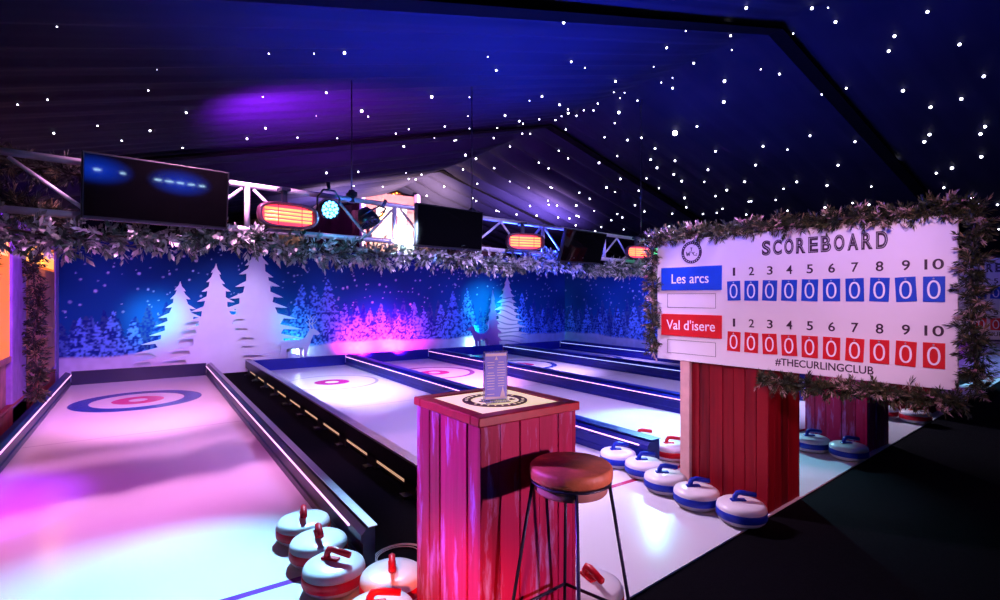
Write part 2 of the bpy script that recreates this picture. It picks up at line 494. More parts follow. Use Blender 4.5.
def mural(s0, s1, ztop, trees, snow, step=.017):
    nw = int((s1 - s0) / step) + 1; nh = int(ztop / step) + 1
    S = np.linspace(s0, s1, nw)[None, :].repeat(nh, 0); Z = np.linspace(0, ztop, nh)[:, None].repeat(nw, 1)
    C = np.zeros((nh, nw, 3))
    nz = smooth_noise(nh, nw, 40)
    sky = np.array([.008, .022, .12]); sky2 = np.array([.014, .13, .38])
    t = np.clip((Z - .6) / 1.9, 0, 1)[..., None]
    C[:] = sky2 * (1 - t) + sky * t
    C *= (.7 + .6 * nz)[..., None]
    # printed snowflakes
    for _ in range(int((s1 - s0) * 26)):
        a = RNG.uniform(s0, s1); b = RNG.uniform(1.2, ztop); r = RNG.choice([.012, .016, .022, .03], p=[.4, .3, .2, .1])
        d2 = (S - a) ** 2 + (Z - b) ** 2
        i0 = max(int((a - s0) / step) - 4, 0); i1 = i0 + 9; j0 = max(int(b / step) - 4, 0); j1 = j0 + 9
        mk = np.clip(1.4 - d2[j0:j1, i0:i1] / r ** 2, 0, 1)[..., None] * RNG.uniform(.35, 1)
        C[j0:j1, i0:i1] = C[j0:j1, i0:i1] * (1 - mk) + np.array([.62, .68, .9]) * mk
    fine = smooth_noise(nh, nw, 1.9); mid = smooth_noise(nh, nw, 5)

    def tree(c, zt, zb, wid, light, seed):
        hgt = zt - zb
        q = np.clip((zt - Z) / hgt, 0, 1)
        saw = ((q * (9 + hgt * 2)) % 1.0)
        hw = wid * (q ** .85) * (.62 + .38 * saw) + .01
        inside = (np.abs(S - c) < hw * (.82 + .36 * mid)) & (Z < zt) & (Z > zb)
        sp = np.clip((fine * .75 + mid * .35 + .15 * saw - .46) * 3.2, 0, 1)
        colr = np.array([.012, .035, .24])[None, None] * (1 - sp[..., None]) + np.array([.17, .38, .92])[None, None] * light * sp[..., None]
        C[inside] = colr[inside]

    a = s0 - .2
    while a < s1 + .2:
        tree(a, RNG.uniform(1.05, 1.55), .35, RNG.uniform(.2, .32), .28, 0)
        a += RNG.uniform(.16, .3)
    a = s0
    while a < s1 + .2:
        tree(a, RNG.uniform(.9, 1.25), .35, RNG.uniform(.2, .3), .6, 0)
        a += RNG.uniform(.2, .42)
    for (c, zt) in trees:
        tree(c, zt, .4, (zt - .4) * .30, 1.0, 0)
    edge = snow + .03 * np.sin(S * 1.7) + .015 * np.sin(S * 5.1 + 1)
    ms = np.clip((edge - Z) / .05, 0, 1)[..., None]
    C = C * (1 - ms) + np.array([.66, .66, .80]) * (.9 + .2 * mid[..., None]) * ms
    return S, Z, np.clip(C, 0, 1)


def mural_wall(name, to_world, s0, s1, ztop, trees, snow, thick):
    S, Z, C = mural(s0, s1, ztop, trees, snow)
    nh, nw = S.shape
    me = bpy.data.meshes.new(name)
    P = to_world(S.ravel(), Z.ravel(), 0.0)
    idx = np.arange(nh * nw).reshape(nh, nw)
    F = np.stack([idx[:-1, :-1], idx[:-1, 1:], idx[1:, 1:], idx[1:, :-1]], -1).reshape(-1, 4)
    # body of the partition behind the print
    cs = np.array([s0, s1, s1, s0]); cz = np.array([0, 0, ztop, ztop])
    Pb = to_world(cs, cz, thick); n0 = len(P)
    Pf = P[[idx[0, 0], idx[0, -1], idx[-1, -1], idx[-1, 0]]]
    P = np.concatenate([P, Pb, Pf])
    b = n0; f = n0 + 4
    extra = [(b + 3, b + 2, b + 1, b), (f, b, b + 1, f + 1), (f + 1, b + 1, b + 2, f + 2), (f + 2, b + 2, b + 3, f + 3), (f + 3, b + 3, b, f)]
    me.from_pydata(P.tolist(), [], F.tolist() + extra)
    ca = me.color_attributes.new('Col', 'FLOAT_COLOR', 'POINT')
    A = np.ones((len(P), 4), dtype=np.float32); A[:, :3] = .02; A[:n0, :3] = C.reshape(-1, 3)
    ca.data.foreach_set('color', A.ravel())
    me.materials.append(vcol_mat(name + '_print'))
    o = bpy.data.objects.new(name, me); col.objects.link(o)
    return tag(o, kind='structure')


def on_y(px, py, Y):
    d = ray(px, py); t = Y / d[1]; return d[0] * t, CAMH + d[2] * t


def on_x(px, py, X):
    d = ray(px, py); t = X / d[0]; return d[1] * t, CAMH + d[2] * t


bt = [on_y(*p, YW) for p in ((80, 318), (97, 322), (113, 311), (133, 318), (302, 284), (314, 283), (328, 279), (345, 302), (357, 306), (370, 308), (381, 303), (398, 309), (414, 302), (424, 307), (441, 303), (453, 291), (467, 288), (522, 293), (531, 305), (543, 308), (558, 309))]
rtz = [on_x(*p, XW) for p in ((571, 305), (587, 305), (600, 311), (618, 308), (634, 302), (647, 290), (655, 296))]


def back_w(s, z, t):
    return np.stack([s, np.full_like(s, YW + t), z], -1)


def right_w(s, z, t):
    return np.stack([np.full_like(s, XW + t), s, z], -1)


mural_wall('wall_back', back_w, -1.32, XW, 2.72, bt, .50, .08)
# s runs along +Y here; flip so that the print faces -X
def right_w2(s, z, t):
    return np.stack([np.full_like(s, XW + t), YW - s, z], -1)
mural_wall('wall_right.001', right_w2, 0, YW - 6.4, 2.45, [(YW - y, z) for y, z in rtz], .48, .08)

# ------------------------------------------------------------------ lanes
HY = 9.75   # house centre
LANES = [
    # xl, xr, house x, ice mat args, label
    (-1.06, 1.05, -.06, ((.012, .03, .30), .23, .33, (.62, .02, .14), (.16, .03, .28)), 'leftmost curling lane, white ice with a thick blue ring and red centre'),
    (1.86, 3.88, 2.90, ((.42, .42, .60), .05, .31, (.55, .02, .20), (.5, .03, .10)), 'curling lane behind the plank table, white ice with a thin grey ring'),
    (4.06, 6.02, 5.03, ((.28, .10, .30), .10, .31, (.60, .03, .20), (.5, .03, .10)), 'middle curling lane under a pink glow, ice with a faint dark ring'),
    (6.22, 8.34, 7.28, ((.03, .06, .36), .12, .31, (.60, .03, .20), (.5, .03, .10)), 'fourth curling lane from the left, narrow strip of ice with a blue ring'),
    (8.54, 10.46, 9.50, ((.03, .06, .36), .12, .31, (.60, .03, .20), (.5, .03, .10)), 'rightmost curling lane along the snowy right wall'),
]
YN, YF = 3.02, 12.0
YR = 3.22


def rail_mesh(x_in, x_out, y0, y1, h=.2, top=.215):
    """rail seen in section: upright inner face, ledge for the strip, sloping cap"""
    b = MB()
    sgn = 1 if x_out > x_in else -1
    # section polygon (x,z)
    sec = [(x_in, 0), (x_in, .055), (x_in + sgn * .012, .065), (x_in + sgn * .012, .15), (x_in, .16), (x_in, h), (x_in + sgn * .03, h + .028), (x_out - sgn * .01, top + .03), (x_out, top + .015), (x_out, 0)]
    n = len(sec)
    vs_ = [(x, y0, z) for x, z in sec] + [(x, y1, z) for x, z in sec]
    fs_ = [(i, (i + 1) % n, n + (i + 1) % n, n + i) for i in range(n)]
    fs_ += [tuple(range(n))[::-1], tuple(range(n, 2 * n))]
    if sgn < 0: fs_ = [f[::-1] for f in fs_]
    return b.add(vs_, fs_)


for i, (xl, xr, hx, ia, lab) in enumerate(LANES):
    root = empty('curling_lane', (hx, HY, 0), 0, lab, 'curling lane', 'curling lanes')
    m = ice_mat('lane_ice', *ia)
    # ice sheet with its part of the open apron in front
    al = (LANES[max(i - 1, 0)][1] + xl) / 2 + .001
    ar = 14.2 if i == 4 else (xr + LANES[i + 1][0]) / 2 - .001
    if i == 0: al = -1.2
    if i == 0: ar = 1.399
    if i == 1: al = 1.401
    pl = [(al, edge_y(al)), (ar, edge_y(ar)), (ar, YN), (xr, YN), (xr, YF + .02), (xl, YF + .02), (xl, YN), (al, YN)]
    if i == 0: pl = [(al, edge_y(al)), (ar, edge_y(ar)), (ar, 2.62), (xr + .1, 2.62), (xr + .02, YF + .02), (xl - .02, YF + .02), (al, YN)]
    if i == 1: pl = [(al, edge_y(al)), (ar, edge_y(ar)), (ar, YN), (xr + .02, YN), (xr + .02, YF + .02), (xl - .02, YF + .02), (xl - .02, 2.62), (al, 2.62)]
    MB().prism_xy([(x - hx, y - HY) for x, y in pl], -.011, -.001).build('ice_sheet', m, root)
    L = lambda b, n_, mm, p=root: b.build(n_, mm, p)
    def shift(b):
        b.v = [(x - hx, y - HY, z) for x, y, z in b.v]; return b
    # right-hand rail
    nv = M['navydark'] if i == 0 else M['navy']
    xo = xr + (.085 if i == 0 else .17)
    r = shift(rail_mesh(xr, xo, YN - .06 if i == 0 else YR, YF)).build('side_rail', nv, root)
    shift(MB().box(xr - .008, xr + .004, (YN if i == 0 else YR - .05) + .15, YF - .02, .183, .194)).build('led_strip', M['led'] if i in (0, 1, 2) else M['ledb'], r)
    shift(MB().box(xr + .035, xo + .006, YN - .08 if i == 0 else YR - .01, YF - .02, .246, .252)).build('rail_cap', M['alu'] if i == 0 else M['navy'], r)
    # left-hand rail where the lane has its own
    if i == 0:
        r = shift(rail_mesh(xl, xl - .085, 2.0, YF)).build('side_rail', nv, root)
        shift(MB().box(xl - .004, xl + .008, 2.2, YF - .02, .183, .194)).build('led_strip', M['led'], r)
    if i == 1:
        xo = xl - .09
        rb = MB()
        rb.box(xo, xl - .03, 3.0, YF, .095, .255)          # outer fascia over the slots
        rb.box(xl - .03, xl, 3.0, YF, .0, .06); rb.box(xl - .03, xl, 3.0, YF, .16, .255)
        k = 0
        y = 3.0
        while y < YF - .2:
            rb.box(xo, xl, y - .11, y + .11, 0, .12)
            y += .86
        r = shift(rb).build('side_rail', M['black'], root)
        shift(MB().box(xo - .004, xl + .004, 2.98, YF, .255, .275)).build('rail_cap', M['alu'], r)
        y = 3.0 + .43
        fb = MB(); 
        while y < YF - .3:
            # added glowing strip, stands for lane light showing through each slot
            shift(MB().box(xo + .012, xo + .03, y - .335, y + .335, .060, .078)).build('slot_light', M['slot'] if 'slot' in M else M.setdefault('slot', mat('slot_rope_light', (.9, .7, .5), .5, emit=(1.0, .55, .34), estr=.6)), r)
            y += .86
        y = 3.0
        while y < YF - .2:
            shift(MB().box(xo - .07, xo, y - .05, y + .05, -.011, .012)).build('foot', M['black'], r)
            y += .86
    # end board
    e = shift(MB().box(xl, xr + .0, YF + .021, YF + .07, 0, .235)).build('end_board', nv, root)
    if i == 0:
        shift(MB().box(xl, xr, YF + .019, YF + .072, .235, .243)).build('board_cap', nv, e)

# ------------------------------------------------------------------ cut-out trees and deer
def cutout_tree(name, cx, cy, base_z, top_z, half, tiers, label, m, swirl=False, thick=.04, seed=1):
    rr = random.Random(seed)
    h = top_z - base_z
    R_, L_ = [], []
    for side, out in ((1, R_), (-1, L_)):
        out.append((0.0, h))
        for k in range(tiers):
            q = (k + 1) / tiers
            tipz = h * (1 - q * .93) + rr.uniform(-.01, .01) * h
            rt = half * (.02 + .98 * q ** 1.08) * rr.uniform(.92, 1.06)
            notch = rt * rr.uniform(.55, .68)
            pz = h * (1 - (k + .35) / tiers * .93)
            out.append((side * (rt * (.30 if k == 0 else .50)), tipz + h * .42 / tiers))
            out.append((side * (rt * .80), tipz + h * .12 / tiers))
            out.append((side * rt * 1.0, tipz - h * .10 / tiers))
            out.append((side * (rt * .80), tipz - h * .10 / tiers))
            if k < tiers - 1: out.append((side * notch, tipz - h * .04 / tiers))
        out.append((side * half * .85, 0))
    poly = R_ + L_[::-1][:-1]
    o = empty(name, (cx, cy, base_z), 0, label, 'decoration')
    MB().prism_xz(poly[::-1], -thick / 2, thick / 2).build('tree_panel', m, o)
    MB().box(-half * .35, half * .35, .021, .06, 0, .03).box(-.03, .03, .02, .05, .03, h * .45).build('stand', M['black'], o)
    if swirl:
        b = MB()
        for k in range(11):
            q = .28 + .066 * k
            z = h * (1 - q); wv = half * q * .80
            pts_u = []; pts_l = []
            for j in range(13):
                u = -1 + 2 * j / 12
                zz = z + .05 * math.sin(u * 2.2 + k * .9) - .06 * u
                tk = .016 * (1 - u * u) + .004
                pts_u.append((u * wv, zz + tk)); pts_l.append((u * wv, zz - tk))
            b.prism_xz((pts_u + pts_l[::-1]), -thick / 2 - .006, -thick / 2 - .001)
        b.build('swirl_paint', M['band'], o)
    return o


cutout_tree('cutout_tree', .62, 12.305, 0, 1.90, .92, 10, 'smallest white cutout pine standing at the left of the three', M['cutw'], seed=3)
cutout_tree('cutout_tree', 1.24, 12.13, 0, 2.27, 1.0, 11, 'middle-height white cutout pine tree between the small and the tall one', M['cutw'], seed=4)
cutout_tree('cutout_tree', 2.03, 12.24, 0, 2.76, 1.28, 11, 'tallest white cutout pine tree, its tip touching the truss garland', M['cutw'], seed=5)
cutout_tree('cutout_tree', 8.66, 12.25, 0, 2.14, .95, 11, 'white cutout pine with grey swirl bands right of the lilac deer', M['cutw'], swirl=True, seed=6)
cutout_tree('cutout_tree', 8.10, 12.16, 0, 1.76, .42, 7, 'slim lilac cutout pine between the deer and the swirled tree', M['cutp'], seed=8)

DEER = [(.13, .02), (.17, .02), (.185, .20), (.27, .33), (.31, .36), (.52, .355), (.575, .33), (.575, .16), (.585, .02), (.625, .02), (.635, .2), (.66, .34), (.70, .42), (.73, .54), (.78, .65), (.87, .635), (.915, .66), (.91, .69), (.84, .755), (.79, .79), (.745, .775), (.68, .80), (.70, .755), (.655, .68), (.60, .59), (.50, .55), (.27, .56), (.16, .545), (.10, .515), (.055, .45), (.085, .43), (.10, .44), (.10, .33), (.075, .25), (.105, .16)]
LEG2 = [(.21, .36), (.235, .2), (.27, .02), (.31, .02), (.285, .22), (.33, .38)]
LEG3 = [(.47, .37), (.49, .18), (.475, .02), (.515, .02), (.535, .2), (.56, .37)]


def deer(cx, cy, size, flip, label, m):
    o = empty('cutout_deer', (cx, cy, 0), 0, label, 'decoration')
    s = -1 if flip else 1
    f = lambda P: [(s * (x - .5) * size, z * size + .06) for x, z in (P if not flip else P)]
    b = MB()
    for P in (DEER, LEG2, LEG3):
        q = f(P)
        if not flip: q = q
        else: q = q[::-1]
        b.prism_xz(q, -.015, .015)
    b.build('deer_panel', m, o)
    a = MB()
    for dx in (-.03, .035):
        p = lambda x, z: (s * (x + dx - .5) * size, 0, z * size + .06)
        a.tube([p(.75, .78), p(.72, .88), p(.74, .98), p(.80, 1.06)], [.012, .010, .008, .004], 6)
        a.tube([p(.72, .87), p(.79, .93), p(.82, 1.0)], [.009, .007, .004], 6)
        a.tube([p(.735, .96), p(.69, 1.03), p(.69, 1.09)], [.008, .006, .004], 6)
        a.tube([p(.73, .83), p(.68, .90), p(.64, .95)], [.008, .006, .004], 6)
    a.build('antlers', m, o)
    MB().box(-size * .42, size * .18, -.02, .035, 0, .075).build('stand', M['black'], o)
    return o


deer(2.90, 12.12, 1.02, False, 'pale cutout deer with antlers beside the tall white pine', M['cutw'])
deer(7.62, 12.09, .92, True, 'lilac cutout deer standing before the swirled white pine', M['cutp'])

# ------------------------------------------------------------------ curling stones
def make_stone(cm_, label):
    o = empty('curling_stone', (0, 0, 0), 0, label, 'curling stone', 'curling stones')
    prof = [(0, 0), (.10, 0), (.14, .012), (.158, .03), (.165, .048), (.166, .104), (.165, .116), (.158, .131), (.143, .141), (.10, .148), (0, .152)]
    MB().lathe(prof, 44).build('stone_body', M['stone'], o)
    MB().lathe([(.163, .044), (.169, .048), (.169, .096), (.163, .100)], 44).build('colour_band', cm_, o)
    hb = MB()
    hb.bbox(-.075, .03, -.02, .02, .150, .163, .004)
    hb.tube([(-.045, 0, .155), (-.043, 0, .182), (-.03, 0, .203), (-.005, 0, .208), (.10, 0, .192)], [.020, .019, .019, .019, .018], 6)
    hb.build('handle', cm_, o)
    return o


def floor_at(px, py, z=0):
    d = ray(px, py); t = (z - CAMH) / d[2]
    return d[0] * t, d[1] * t


ST = [
    ('r', (.87, 3.55), -100, 'red-banded stone farthest along the left lane, nearest the rail end'),
    ('r', (.875, 3.21), -98, 'second red-banded stone from the rail of the left lane'),
    ('r', (.865, 2.87), -52, 'third red-banded stone from the left lane rail, its handle pointing right'),
    ('r', (.92, 2.345), -25, 'red-banded stone cut off by the bottom edge, nearest the viewer at left'),
    ('r', (1.09, 2.60), -112, 'red-banded stone touching the left side of the plank table'),
    ('r', (1.885, 1.93), -100, 'red-banded stone behind the bar stool legs'),
    ('b', (3.70, 3.42), -30, 'blue-banded stone farthest back in the row of five beside the red stand'),
    ('b', (3.665, 3.08), -28, 'second blue-banded stone from the back of the row of five'),
    ('b', (3.535, 2.755), -36, 'middle blue-banded stone in the row of five beside the red stand'),
    ('b', (3.475, 2.42), -36, 'fourth blue-banded stone, second from the carpet in the row of five'),
    ('b', (3.495, 2.07), -38, 'blue-banded stone nearest the black carpet at the foot of the red stand'),
    ('r', (4.28, 3.62), -30, 'red-banded stone on the middle lane just past the rail end'),
    ('r', (4.29, 3.27), -34, 'red-banded stone half hidden by the pale post of the red stand'),
    ('b', (5.74, 2.96), -36, 'blue-banded stone mostly hidden behind the red stand'),
    ('b', (5.72, 2.62), -36, 'left one of two blue-banded stones below the garland'),
    ('b', (5.73, 2.28), -36, 'right one of two blue-banded stones below the garland, at the carpet'),
    ('r', (6.48, 3.35), -36, 'red-banded stone glimpsed in the gap between the two stands'),
    ('r', (8.06, 2.80), -40, 'left one of two red-banded stones at the far right below the garland'),
    ('r', (8.09, 2.46), -40, 'right one of two red-banded stones at the far right, beside the carpet'),
]
proto = {}
for cc, (x, y), a, lab in ST:
    if cc not in proto:
        o = proto[cc] = make_stone(M['sred'] if cc == 'r' else M['sblue'], lab)
    else:
        o = copy_tree(proto[cc])
    o.location = (x, y, 0.0); o.rotation_euler = (0, 0, math.radians(a)); o['label'] = lab

# ------------------------------------------------------------------ plank boxes: tables and stands
def planks(parent, name, m, w_, d_, h_, n_w, n_d, seed):
    """four boarded sides round a core, local origin at the box centre on the floor"""
    rr = random.Random(seed)
    for side, (L, n) in enumerate(((w_, n_w), (d_, n_d), (w_, n_w), (d_, n_d))):
        b = MB(); tint = []
        off = (d_ if side % 2 == 0 else w_) / 2
        cuts = [0]
        for k in range(n): cuts.append(cuts[-1] + rr.uniform(.8, 1.25))
        cuts = [-L / 2 + L * c / cuts[-1] for c in cuts]
        for k in range(n):
            a0, a1 = cuts[k] + .0018, cuts[k + 1] - .0018
            out = rr.uniform(-.006, .004)
            nf0 = len(b.f)
            if side == 0: b.bbox(a0, a1, -off - out, -off + .022, 0, h_, .003)
            elif side == 2: b.bbox(a0, a1, off - .022, off + out, 0, h_, .003)
            elif side == 1: b.bbox(off - .022, off + out, a0, a1, 0, h_, .003)
            else: b.bbox(-off - out, -off + .022, a0, a1, 0, h_, .003)
            tint += [rr.random()] * (len(b.f) - nf0)
        b.build(name, m, parent, tint=tint)


def logo_parts(parent, z, r, m, flat=True, y=0.0, c=(0, 0)):
    """round club badge: ring, letter-like ticks in it and a little skier-like trio of strokes"""
    def P(b):
        if flat:   # turn the xz drawing into the xy plane facing up
            b.v = [(x, zz, z - (yy - y)) for x, yy, zz in b.v]
        return b
    b = MB(); b.ring(r * .74, r, y, 56, c=c)
    P(b).build('badge_ring', m[0], parent)
    t = MB()
    for k in range(26):
        if k in (12, 13, 25, 0): continue
        a = 2 * PI * k / 26
        rm = r * .87
        u = Vector((math.cos(a), math.sin(a))); s = Vector((-u.y, u.x))
        q = [u * (rm - r * .045) - s * r * .028, u * (rm - r * .045) + s * r * .028, u * (rm + r * .045) + s * r * .02, u * (rm + r * .045) - s * r * .02]
        t.prism_xz([(c[0] + p.x, c[1] + p.y) for p in q], y - .0015, y)
    P(t).build('badge_lettering', m[1], parent)
    g = MB()
    def stroke(pts, wd):
        for (a, b2) in zip(pts[:-1], pts[1:]):
            a = Vector(a); b2 = Vector(b2); d = (b2 - a).normalized(); s = Vector((-d.y, d.x)) * wd * r
            q = [a * r - s, b2 * r - s, b2 * r + s, a * r + s]
            g.prism_xz([(c[0] + p.x, c[1] + p.y) for p in q], y - .001, y + .002)
    stroke([(-.52, .08), (-.42, -.30), (-.32, -.02), (-.22, -.30), (-.12, .10)], .035)   # zig-zag like a W
    stroke([(.0, .38), (.0, .12)], .03); stroke([(-.10, .40), (.10, .40)], .03)
    stroke([(.02, .05), (.30, -.30)], .03); stroke([(.30, .02), (.16, -.12)], .03)
    stroke([(.36, -.28), (.56, -.28)], .03); stroke([(.44, -.18), (.56, -.14)], .025)
    P(g).build('badge_emblem', m[0], parent)


def plank_table(loc, rz, w_, h_, label, badge):
    o = empty('poseur_table', loc, rz, label, 'table', 'plank-sided tables')
    planks(o, 'plank_side', M['plank'], w_ - .026, w_ - .026, h_ - .042, 5, 5, 5 if badge else 9)
    MB().box(-w_ / 2 + .04, w_ / 2 - .04, -w_ / 2 + .04, w_ / 2 - .04, 0, h_ - .05).build('core', M['black'], o)
    fr = MB(); a = w_ / 2; c = a - .066
    fr.bbox(-a, a, -a, -c, h_ - .040, h_, .004); fr.bbox(-a, a, c, a, h_ - .040, h_, .004)
    fr.bbox(-a, -c, -c, c, h_ - .040, h_, .004); fr.bbox(c, a, -c, c, h_ - .040, h_, .004)
    t = fr.build('top_frame', M['redtop'], o)
    p = MB().box(-c, c, -c, c, h_ - .05, h_ - .006).build('lit_panel', M['lightbox'], o)
    if badge: logo_parts(p, h_ - .003, .158, (M['brownink'], M['lightbox']))
    return o


tb = plank_table((1.409, 2.097, 0), math.radians(2.0), .578, 1.1, 'red plank table with a glowing round badge top, beside the bar stool', True)
plank_table((6.36, 2.55, 0), math.radians(1.5), .62, .98, 'plank-sided table half hidden behind the scoreboard garland', False)

# menu on the table
mo = empty('menu_holder', (1.378, 2.045, 1.1), math.radians(-14), 'clear acrylic holder with a blue menu sheet standing on the glowing table top', 'menu')
mw, mh = .108, .240
MB().bbox(-mw / 2 - .006, mw / 2 + .006, -.004, .004, .006, mh, .001).bbox(-mw / 2 - .006, mw / 2 + .006, -.045, .045, 0, .006, .001).build('acrylic_stand', M['acrylic'], mo)
sheet = MB().box(-mw / 2, mw / 2, -.0065, -.005, .012, mh - .008).build('menu_sheet', M['menu'], mo)
tx = MB(); rr = random.Random(3)
for cx_ in (-.026, .026):
    for k in range(13):
        if rr.random() < .12 or (cx_ > 0 and k > 9): continue
        wv = rr.uniform(.013, .021)
        tx.box(cx_ - wv, cx_ + wv, -.0075, -.0065, mh - .055 - k * .0125, mh - .0520 - k * .0125)
tx.prism_xz([(.018, .014), (.05, .014), (.034, .072)], -.0075, -.0065)
tx.prism_xz([(-.052, .014), (.052, .014), (.052, .022), (-.052, .026)], -.0075, -.0065)
tx.box(-.052, .052, -.0075, -.0065, mh - .024, mh - .012)
tx.prism_xz([(.002, mh - .025), (.010, mh - .042), (-.006, mh - .042)][::-1], -.0075, -.0065)
tx.build('menu_print', M['whiteprint'], sheet)

# stands under the scoreboards
ROT = math.atan2(-.998, .0637)          # local x of a scoreboard
def stand(loc, label, w_, d_, h_):
    o = empty('scoreboard_stand', loc, ROT + PI / 2, label, 'stand', 'red plank stands')
    planks(o, 'plank_side', M['plankred'], w_, d_, h_, 5, 8, 21)
    MB().box(-w_ / 2 + .03, w_ / 2 - .03, -d_ / 2 + .03, d_ / 2 - .03, 0, h_ - .01).build('core', M['black'], o)
    MB().bbox(-w_ / 2 - .028, -w_ / 2 + .012, d_ / 2 - .075, d_ / 2 + .012, 0, h_, .004).build('corner_post', M['palewood'], o)
    return o


stand((4.035, 2.40, 0), 'tall red plank stand carrying the scoreboard, beside five blue-banded stones', .54, .70, 1.12)
stand((8.95, 2.86, 0), 'red plank stand at the far right, seen below the garland behind two red-banded stones', .5, .7, 1.12)


# ------------------------------------------------------------------ scoreboards
def text_mesh(txt, offset=0.0, extrude=.0008):
    cu = bpy.data.curves.new('t', 'FONT'); cu.body = txt; cu.size = 1; cu.offset = offset; cu.extrude = extrude; cu.resolution_u = 6
    to = bpy.data.objects.new('t', cu); col.objects.link(to)
    dg = bpy.context.evaluated_depsgraph_get()
    me = bpy.data.meshes.new_from_object(to.evaluated_get(dg))
    bpy.data.objects.remove(to); bpy.data.curves.remove(cu)
    return me


def text_obj(name, txt, x0, x1, z0, z1, y, m, parent, offset=0.0, ref=None):
    """flat lettering in the board plane (facing -y) fitted to a box; ref gives the bounds used for the fit"""
    me = text_mesh(txt, offset); me.name = name
    c = np.empty(len(me.vertices) * 3); me.vertices.foreach_get('co', c); c = c.reshape(-1, 3)
    if ref is None:
        lo, hi = c.min(0), c.max(0)
    else: lo, hi = ref
    X = x0 + (c[:, 0] - lo[0]) / (hi[0] - lo[0]) * (x1 - x0)
    Zc = z0 + (c[:, 1] - lo[1]) / (hi[1] - lo[1]) * (z1 - z0)
    Y = y - (c[:, 2] - c[:, 2].min()) * .8
    me.vertices.foreach_set('co', np.stack([X, Y, Zc], -1).ravel())
    me.materials.append(m); me.update()
    o = bpy.data.objects.new(name, me); col.objects.link(o); o.parent = parent
    return o, (lo, hi)


COLX = [.689 + .1338 * k for k in range(10)]


def scoreboard(loc, label, cols_, where, group):
    o = empty('scoreboard', loc, ROT, label, 'scoreboard', group)
    zb, zt = 1.06, 2.07
    MB().bbox(0, 2.0, -.012, .012, zb, zt, .003).build('panel', M['board'], o)
    MB().box(.05, .09, .012, .05, zb + .02, zt - .1).box(.85, .89, .012, .04, zb + .02, zt - .1).box(1.7, 1.74, .012, .04, zb + .06, zt - .1).box(.05, 1.9, .012, .04, zt - .2, zt - .14).box(.05, 1.9, .012, .04, zb + .08, zb + .14).build('back_batten', M['palewood'], o)
    Y = -.0125
    for k, chx in enumerate('SCOREBOARD'):
        xa = .900 + k * .0785
        t, ref = text_obj('title_letter', chx, xa, xa + .062, 1.895, 2.005, Y, M['ink'], o, offset=.045)
        text_obj('letter_inline', chx, xa + .006, xa + .056, 1.903, 1.997, Y - .0022, M['board'], t, offset=-.040)
    logo_parts(o, 0, .092, (M['ink'], M['board']), flat=False, y=Y - .003, c=(.33, 1.958))
    for nm, m, z0, z1, txt, tz0, tz1, x0, x1 in (('team_plate', M['blue'], 1.648, 1.84, 'Les arcs', 1.704, 1.785, .150, .486), ('team_plate', M['red'], 1.266, 1.448, 'Val d\'isere', 1.318, 1.402, .100, .540)):
        p = MB().bbox(.047, .593, -.022, -.012, z0, z1, .001).build(nm, m, o)
        p['label'] = 'blue name plate' if m is M['blue'] else 'red name plate'
        text_obj('team_name', txt, x0, x1, tz0, tz1, -.0225, M['whiteprint'], p, offset=.004)
    for z0, z1 in ((1.502, 1.62), (1.118, 1.231)):
        f = MB(); x0, x1, e = .103, .541, .003
        f.box(x0, x1, Y - .001, Y + .001, z0, z0 + e).box(x0, x1, Y - .001, Y + .001, z1 - e, z1).box(x0, x0 + e, Y - .001, Y + .001, z0 + e, z1 - e).box(x1 - e, x1, Y - .001, Y + .001, z0 + e, z1 - e)
        f.build('total_box', M['ink'], o)
    for zc in (1.786, 1.396):
        for k, x in enumerate(COLX):
            tw = .040 if k < 9 else .090
            if k == 0: tw = .018
            text_obj('column_number', str(k + 1), x - tw / 2, x + tw / 2, zc - .031, zc + .031, Y, M['ink'], o, offset=.012)
    text_obj('hashtag', '#THECURLINGCLUB', .995, 1.594, 1.098, 1.155, Y, M['ink'], o, offset=.012)
    # number cards hang from little hooks: things of their own
    for row, (zc, m, nm) in enumerate(((1.64, M['blue'], 'blue'), (1.252, M['red'], 'red'))):
        for k in cols_:
            x = COLX[k]
            rr = random.Random(k * 7 + row)
            hw = .051; hh = .0745
            c = empty('score_card', (0, 0, 0), 0, f'{nm} card marked 0 hanging under number {k + 1} on {where}', 'score card', 'hanging score cards ' + group)
            wp = Matrix.Translation(loc) @ Matrix.Rotation(ROT, 4, 'Z')
            c.location = wp @ Vector((x, -.016, zc)); c.rotation_euler = (0, 0, ROT)
            tilt = rr.uniform(-.05, .05)
            ca, sa = math.cos(tilt), math.sin(tilt)
            b = MB().bbox(-hw, hw, -.003, .003, -hh, hh, .0008); b.v = [(px * ca - pz * sa, py, px * sa + pz * ca) for px, py, pz in b.v]
            b.build('card', m, c)
            tz, _r = text_obj('digit', '0', -.031, .031, -.057, .052, -.0035, M['whiteprint'], c, offset=-.012)
            MB().lathe([(.004, 0), (.005, .006), (0, .008)], 10, axis='y').build('hook', M['alu'], c).location = (0, -.003, hh - .012)
    return o


sb1 = (3.705, 2.96, 0)
scoreboard(sb1, 'large white scoreboard bordered by a pine garland, on the red plank stand', range(10), 'the large scoreboard', 'on the near scoreboard')
scoreboard((8.62, 3.05, 0), 'second white scoreboard glimpsed at the right edge behind the pine garland', (3, 4, 5), 'the scoreboard at the right edge', 'on the far scoreboard')

